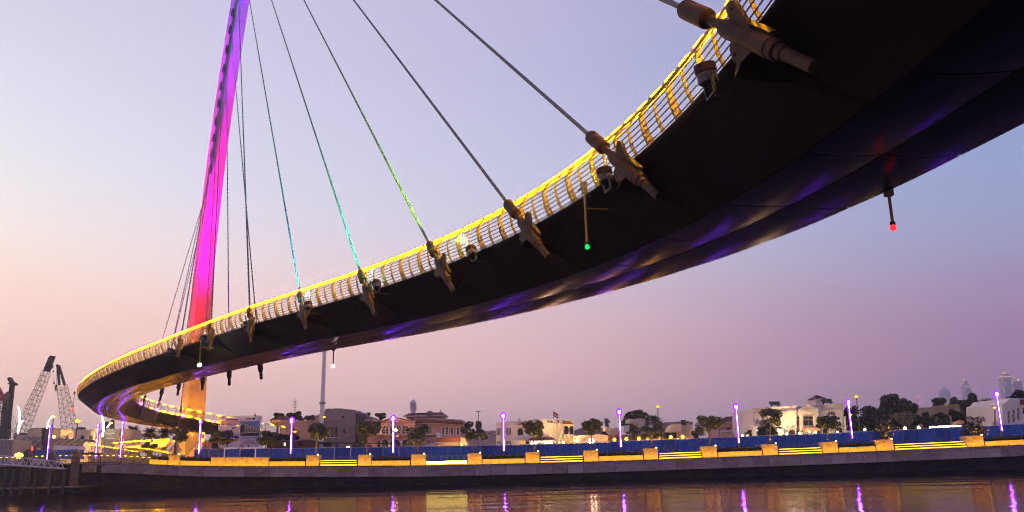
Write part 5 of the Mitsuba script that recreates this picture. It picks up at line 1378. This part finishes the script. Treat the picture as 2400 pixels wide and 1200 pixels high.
far_tree('bush with yellow light behind the lamp post at the hipped roof house', 1755, 1008, 1026, 10, 151, 600, .2, LEAF, clumps=7)
far_tree('dark bush behind the star lamp', 1413, 1010, 1034, 12, 150, 700, .22, clumps=7)
far_tree('dark bushy tree at the right corner of the large white villa', 1996, 955, 1012, 22, 158, 2400, .28, clumps=14)
far_tree('dark tree left of the biggest dark tree', 2040, 952, 1012, 32, 168, 2600, .32, clumps=16)
far_tree('biggest dark tree towering over the hoarding at the right', 2098, 924, 1010, 44, 170, 5200, .36, clumps=26)
far_tree('dark tree filling the right side of the biggest tree', 2132, 945, 1010, 26, 168, 2200, .34, clumps=14)
far_tree('dull brown tree in front of the biggest tree', 2118, 965, 1010, 26, 162, 1600, .3, BARK, clumps=12)
far_tree('low brownish tree before the tan building', 2168, 968, 1008, 24, 165, 1500, .3, LEAFD, clumps=12)
far_tree('dark green low tree under the mustard parapet', 2206, 965, 1006, 20, 163, 1500, .3, clumps=12)
far_tree('left round dark tree on the tan building roofline', 2201, 932, 960, 19, 255, 1500, .36, clumps=11)
far_tree('right round dark tree on the tan building roofline', 2239, 932, 955, 14, 256, 1300, .36, clumps=10)
far_tree('dark tree right of the mustard parapet', 2272, 926, 1000, 20, 170, 2600, .34, clumps=16)
far_tree('low dark tree below the mustard parapet', 2246, 960, 1003, 18, 164, 1500, .3, clumps=11)
far_tree('dark tree behind the curved parapet of the right white villa', 2388, 912, 945, 16, 180, 1500, .34, clumps=10)
far_tree('small dark tree left of the curved parapet of the right white villa', 2361, 928, 946, 8, 181, 600, .3, clumps=6)
far_tree('dark round bush behind the ramp at the left', 348, 1036, 1062, 20, 136, 1500, .18, clumps=10)
k = thing('antenna', 'thin many armed antenna above the trees left of the white mast', 'antenna')
m = MB().bar(at(691, 985, 190), at(691.5, 933, 190), .06)
for y, w in ((942, 6), (946.5, 4), (951, 8), (955, 5), (960, 4)): m.bar(at(691 - w, y, 190), at(691 + w, y - .3, 190), .04)
part(k, 'mast', m, DARKM)

# ------------------------------------------------------------------ far skyline
SY = 1900.0
s = SY / F


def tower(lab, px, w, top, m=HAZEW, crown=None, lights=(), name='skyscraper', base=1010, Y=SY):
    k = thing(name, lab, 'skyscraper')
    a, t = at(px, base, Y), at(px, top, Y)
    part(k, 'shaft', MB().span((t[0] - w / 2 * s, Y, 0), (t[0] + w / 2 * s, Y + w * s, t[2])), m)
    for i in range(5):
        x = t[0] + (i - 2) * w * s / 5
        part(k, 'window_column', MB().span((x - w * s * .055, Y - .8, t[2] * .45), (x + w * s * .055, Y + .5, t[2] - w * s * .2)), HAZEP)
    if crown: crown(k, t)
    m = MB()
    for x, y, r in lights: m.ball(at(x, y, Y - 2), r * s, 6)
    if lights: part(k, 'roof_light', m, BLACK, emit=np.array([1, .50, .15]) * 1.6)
    return k


def crown_spire(k, t):
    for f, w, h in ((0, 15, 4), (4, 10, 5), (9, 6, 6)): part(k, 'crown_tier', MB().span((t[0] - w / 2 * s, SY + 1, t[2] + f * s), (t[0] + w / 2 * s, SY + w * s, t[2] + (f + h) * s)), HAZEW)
    part(k, 'spire', MB().tube([t + [0, 8, 13 * s], t + [0, 8, 15 * s], t + [0, 8, 24 * s]], [2.8 * s, 2.3 * s, .1 * s], 8), BLACK, emit=np.array([.95, .42, .12]))


def crown_dome(k, t):
    part(k, 'crown_tier', MB().span((t[0] - 10 * s, SY - 1, t[2]), (t[0] + 10 * s, SY + 20 * s, t[2] + 2.5 * s)), BLACK, emit=np.array([.75, .42, .30]))
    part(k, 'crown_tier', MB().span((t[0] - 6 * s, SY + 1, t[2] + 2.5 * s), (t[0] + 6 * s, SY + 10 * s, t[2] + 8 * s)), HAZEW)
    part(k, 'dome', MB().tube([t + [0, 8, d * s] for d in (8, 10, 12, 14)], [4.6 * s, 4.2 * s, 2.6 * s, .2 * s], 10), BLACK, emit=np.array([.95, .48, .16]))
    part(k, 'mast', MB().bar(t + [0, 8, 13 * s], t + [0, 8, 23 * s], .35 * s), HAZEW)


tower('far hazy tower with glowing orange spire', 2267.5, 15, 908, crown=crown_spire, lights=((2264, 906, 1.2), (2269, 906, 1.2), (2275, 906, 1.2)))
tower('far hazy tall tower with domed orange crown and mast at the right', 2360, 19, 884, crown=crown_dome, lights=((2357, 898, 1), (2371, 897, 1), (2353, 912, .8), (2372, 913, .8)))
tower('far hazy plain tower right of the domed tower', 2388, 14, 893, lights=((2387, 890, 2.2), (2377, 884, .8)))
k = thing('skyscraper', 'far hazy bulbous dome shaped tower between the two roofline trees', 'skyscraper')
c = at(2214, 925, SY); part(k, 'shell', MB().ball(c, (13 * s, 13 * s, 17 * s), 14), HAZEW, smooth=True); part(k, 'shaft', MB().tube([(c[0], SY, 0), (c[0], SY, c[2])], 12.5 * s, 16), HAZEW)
k = thing('lattice_mast', 'far thin mast with two red aviation lights right of the biggest tree', 'mast')
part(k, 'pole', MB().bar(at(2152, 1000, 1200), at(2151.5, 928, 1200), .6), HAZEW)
for x, y in ((2151.5, 930), (2155, 944)): part(k, 'red_light', MB().ball(at(x, y, 1199), 1.0, 6), BLACK, emit=np.array([1, .05, .12]) * 3)

# ------------------------------------------------------------------ the hazy evening air
scene['haze_air'] = {'type': 'homogeneous', 'albedo': {'type': 'rgb', 'value': [.96, .96, .96]}, 'sigma_t': {'type': 'rgb', 'value': [.00030] * 3}, 'phase': {'type': 'hg', 'g': .8}}
scene['camera']['medium'] = {'type': 'ref', 'id': 'haze_air'}
scene['haze'] = {'type': 'cube', 'to_world': T().translate([0, 4225, 111]).scale([4700, 4345, 113]), 'bsdf': {'type': 'null'}, 'interior': {'type': 'ref', 'id': 'haze_air'}}
labels['haze'] = {'label': 'thin evening haze lying over the canal and the far skyline', 'category': 'haze', 'kind': 'stuff'}
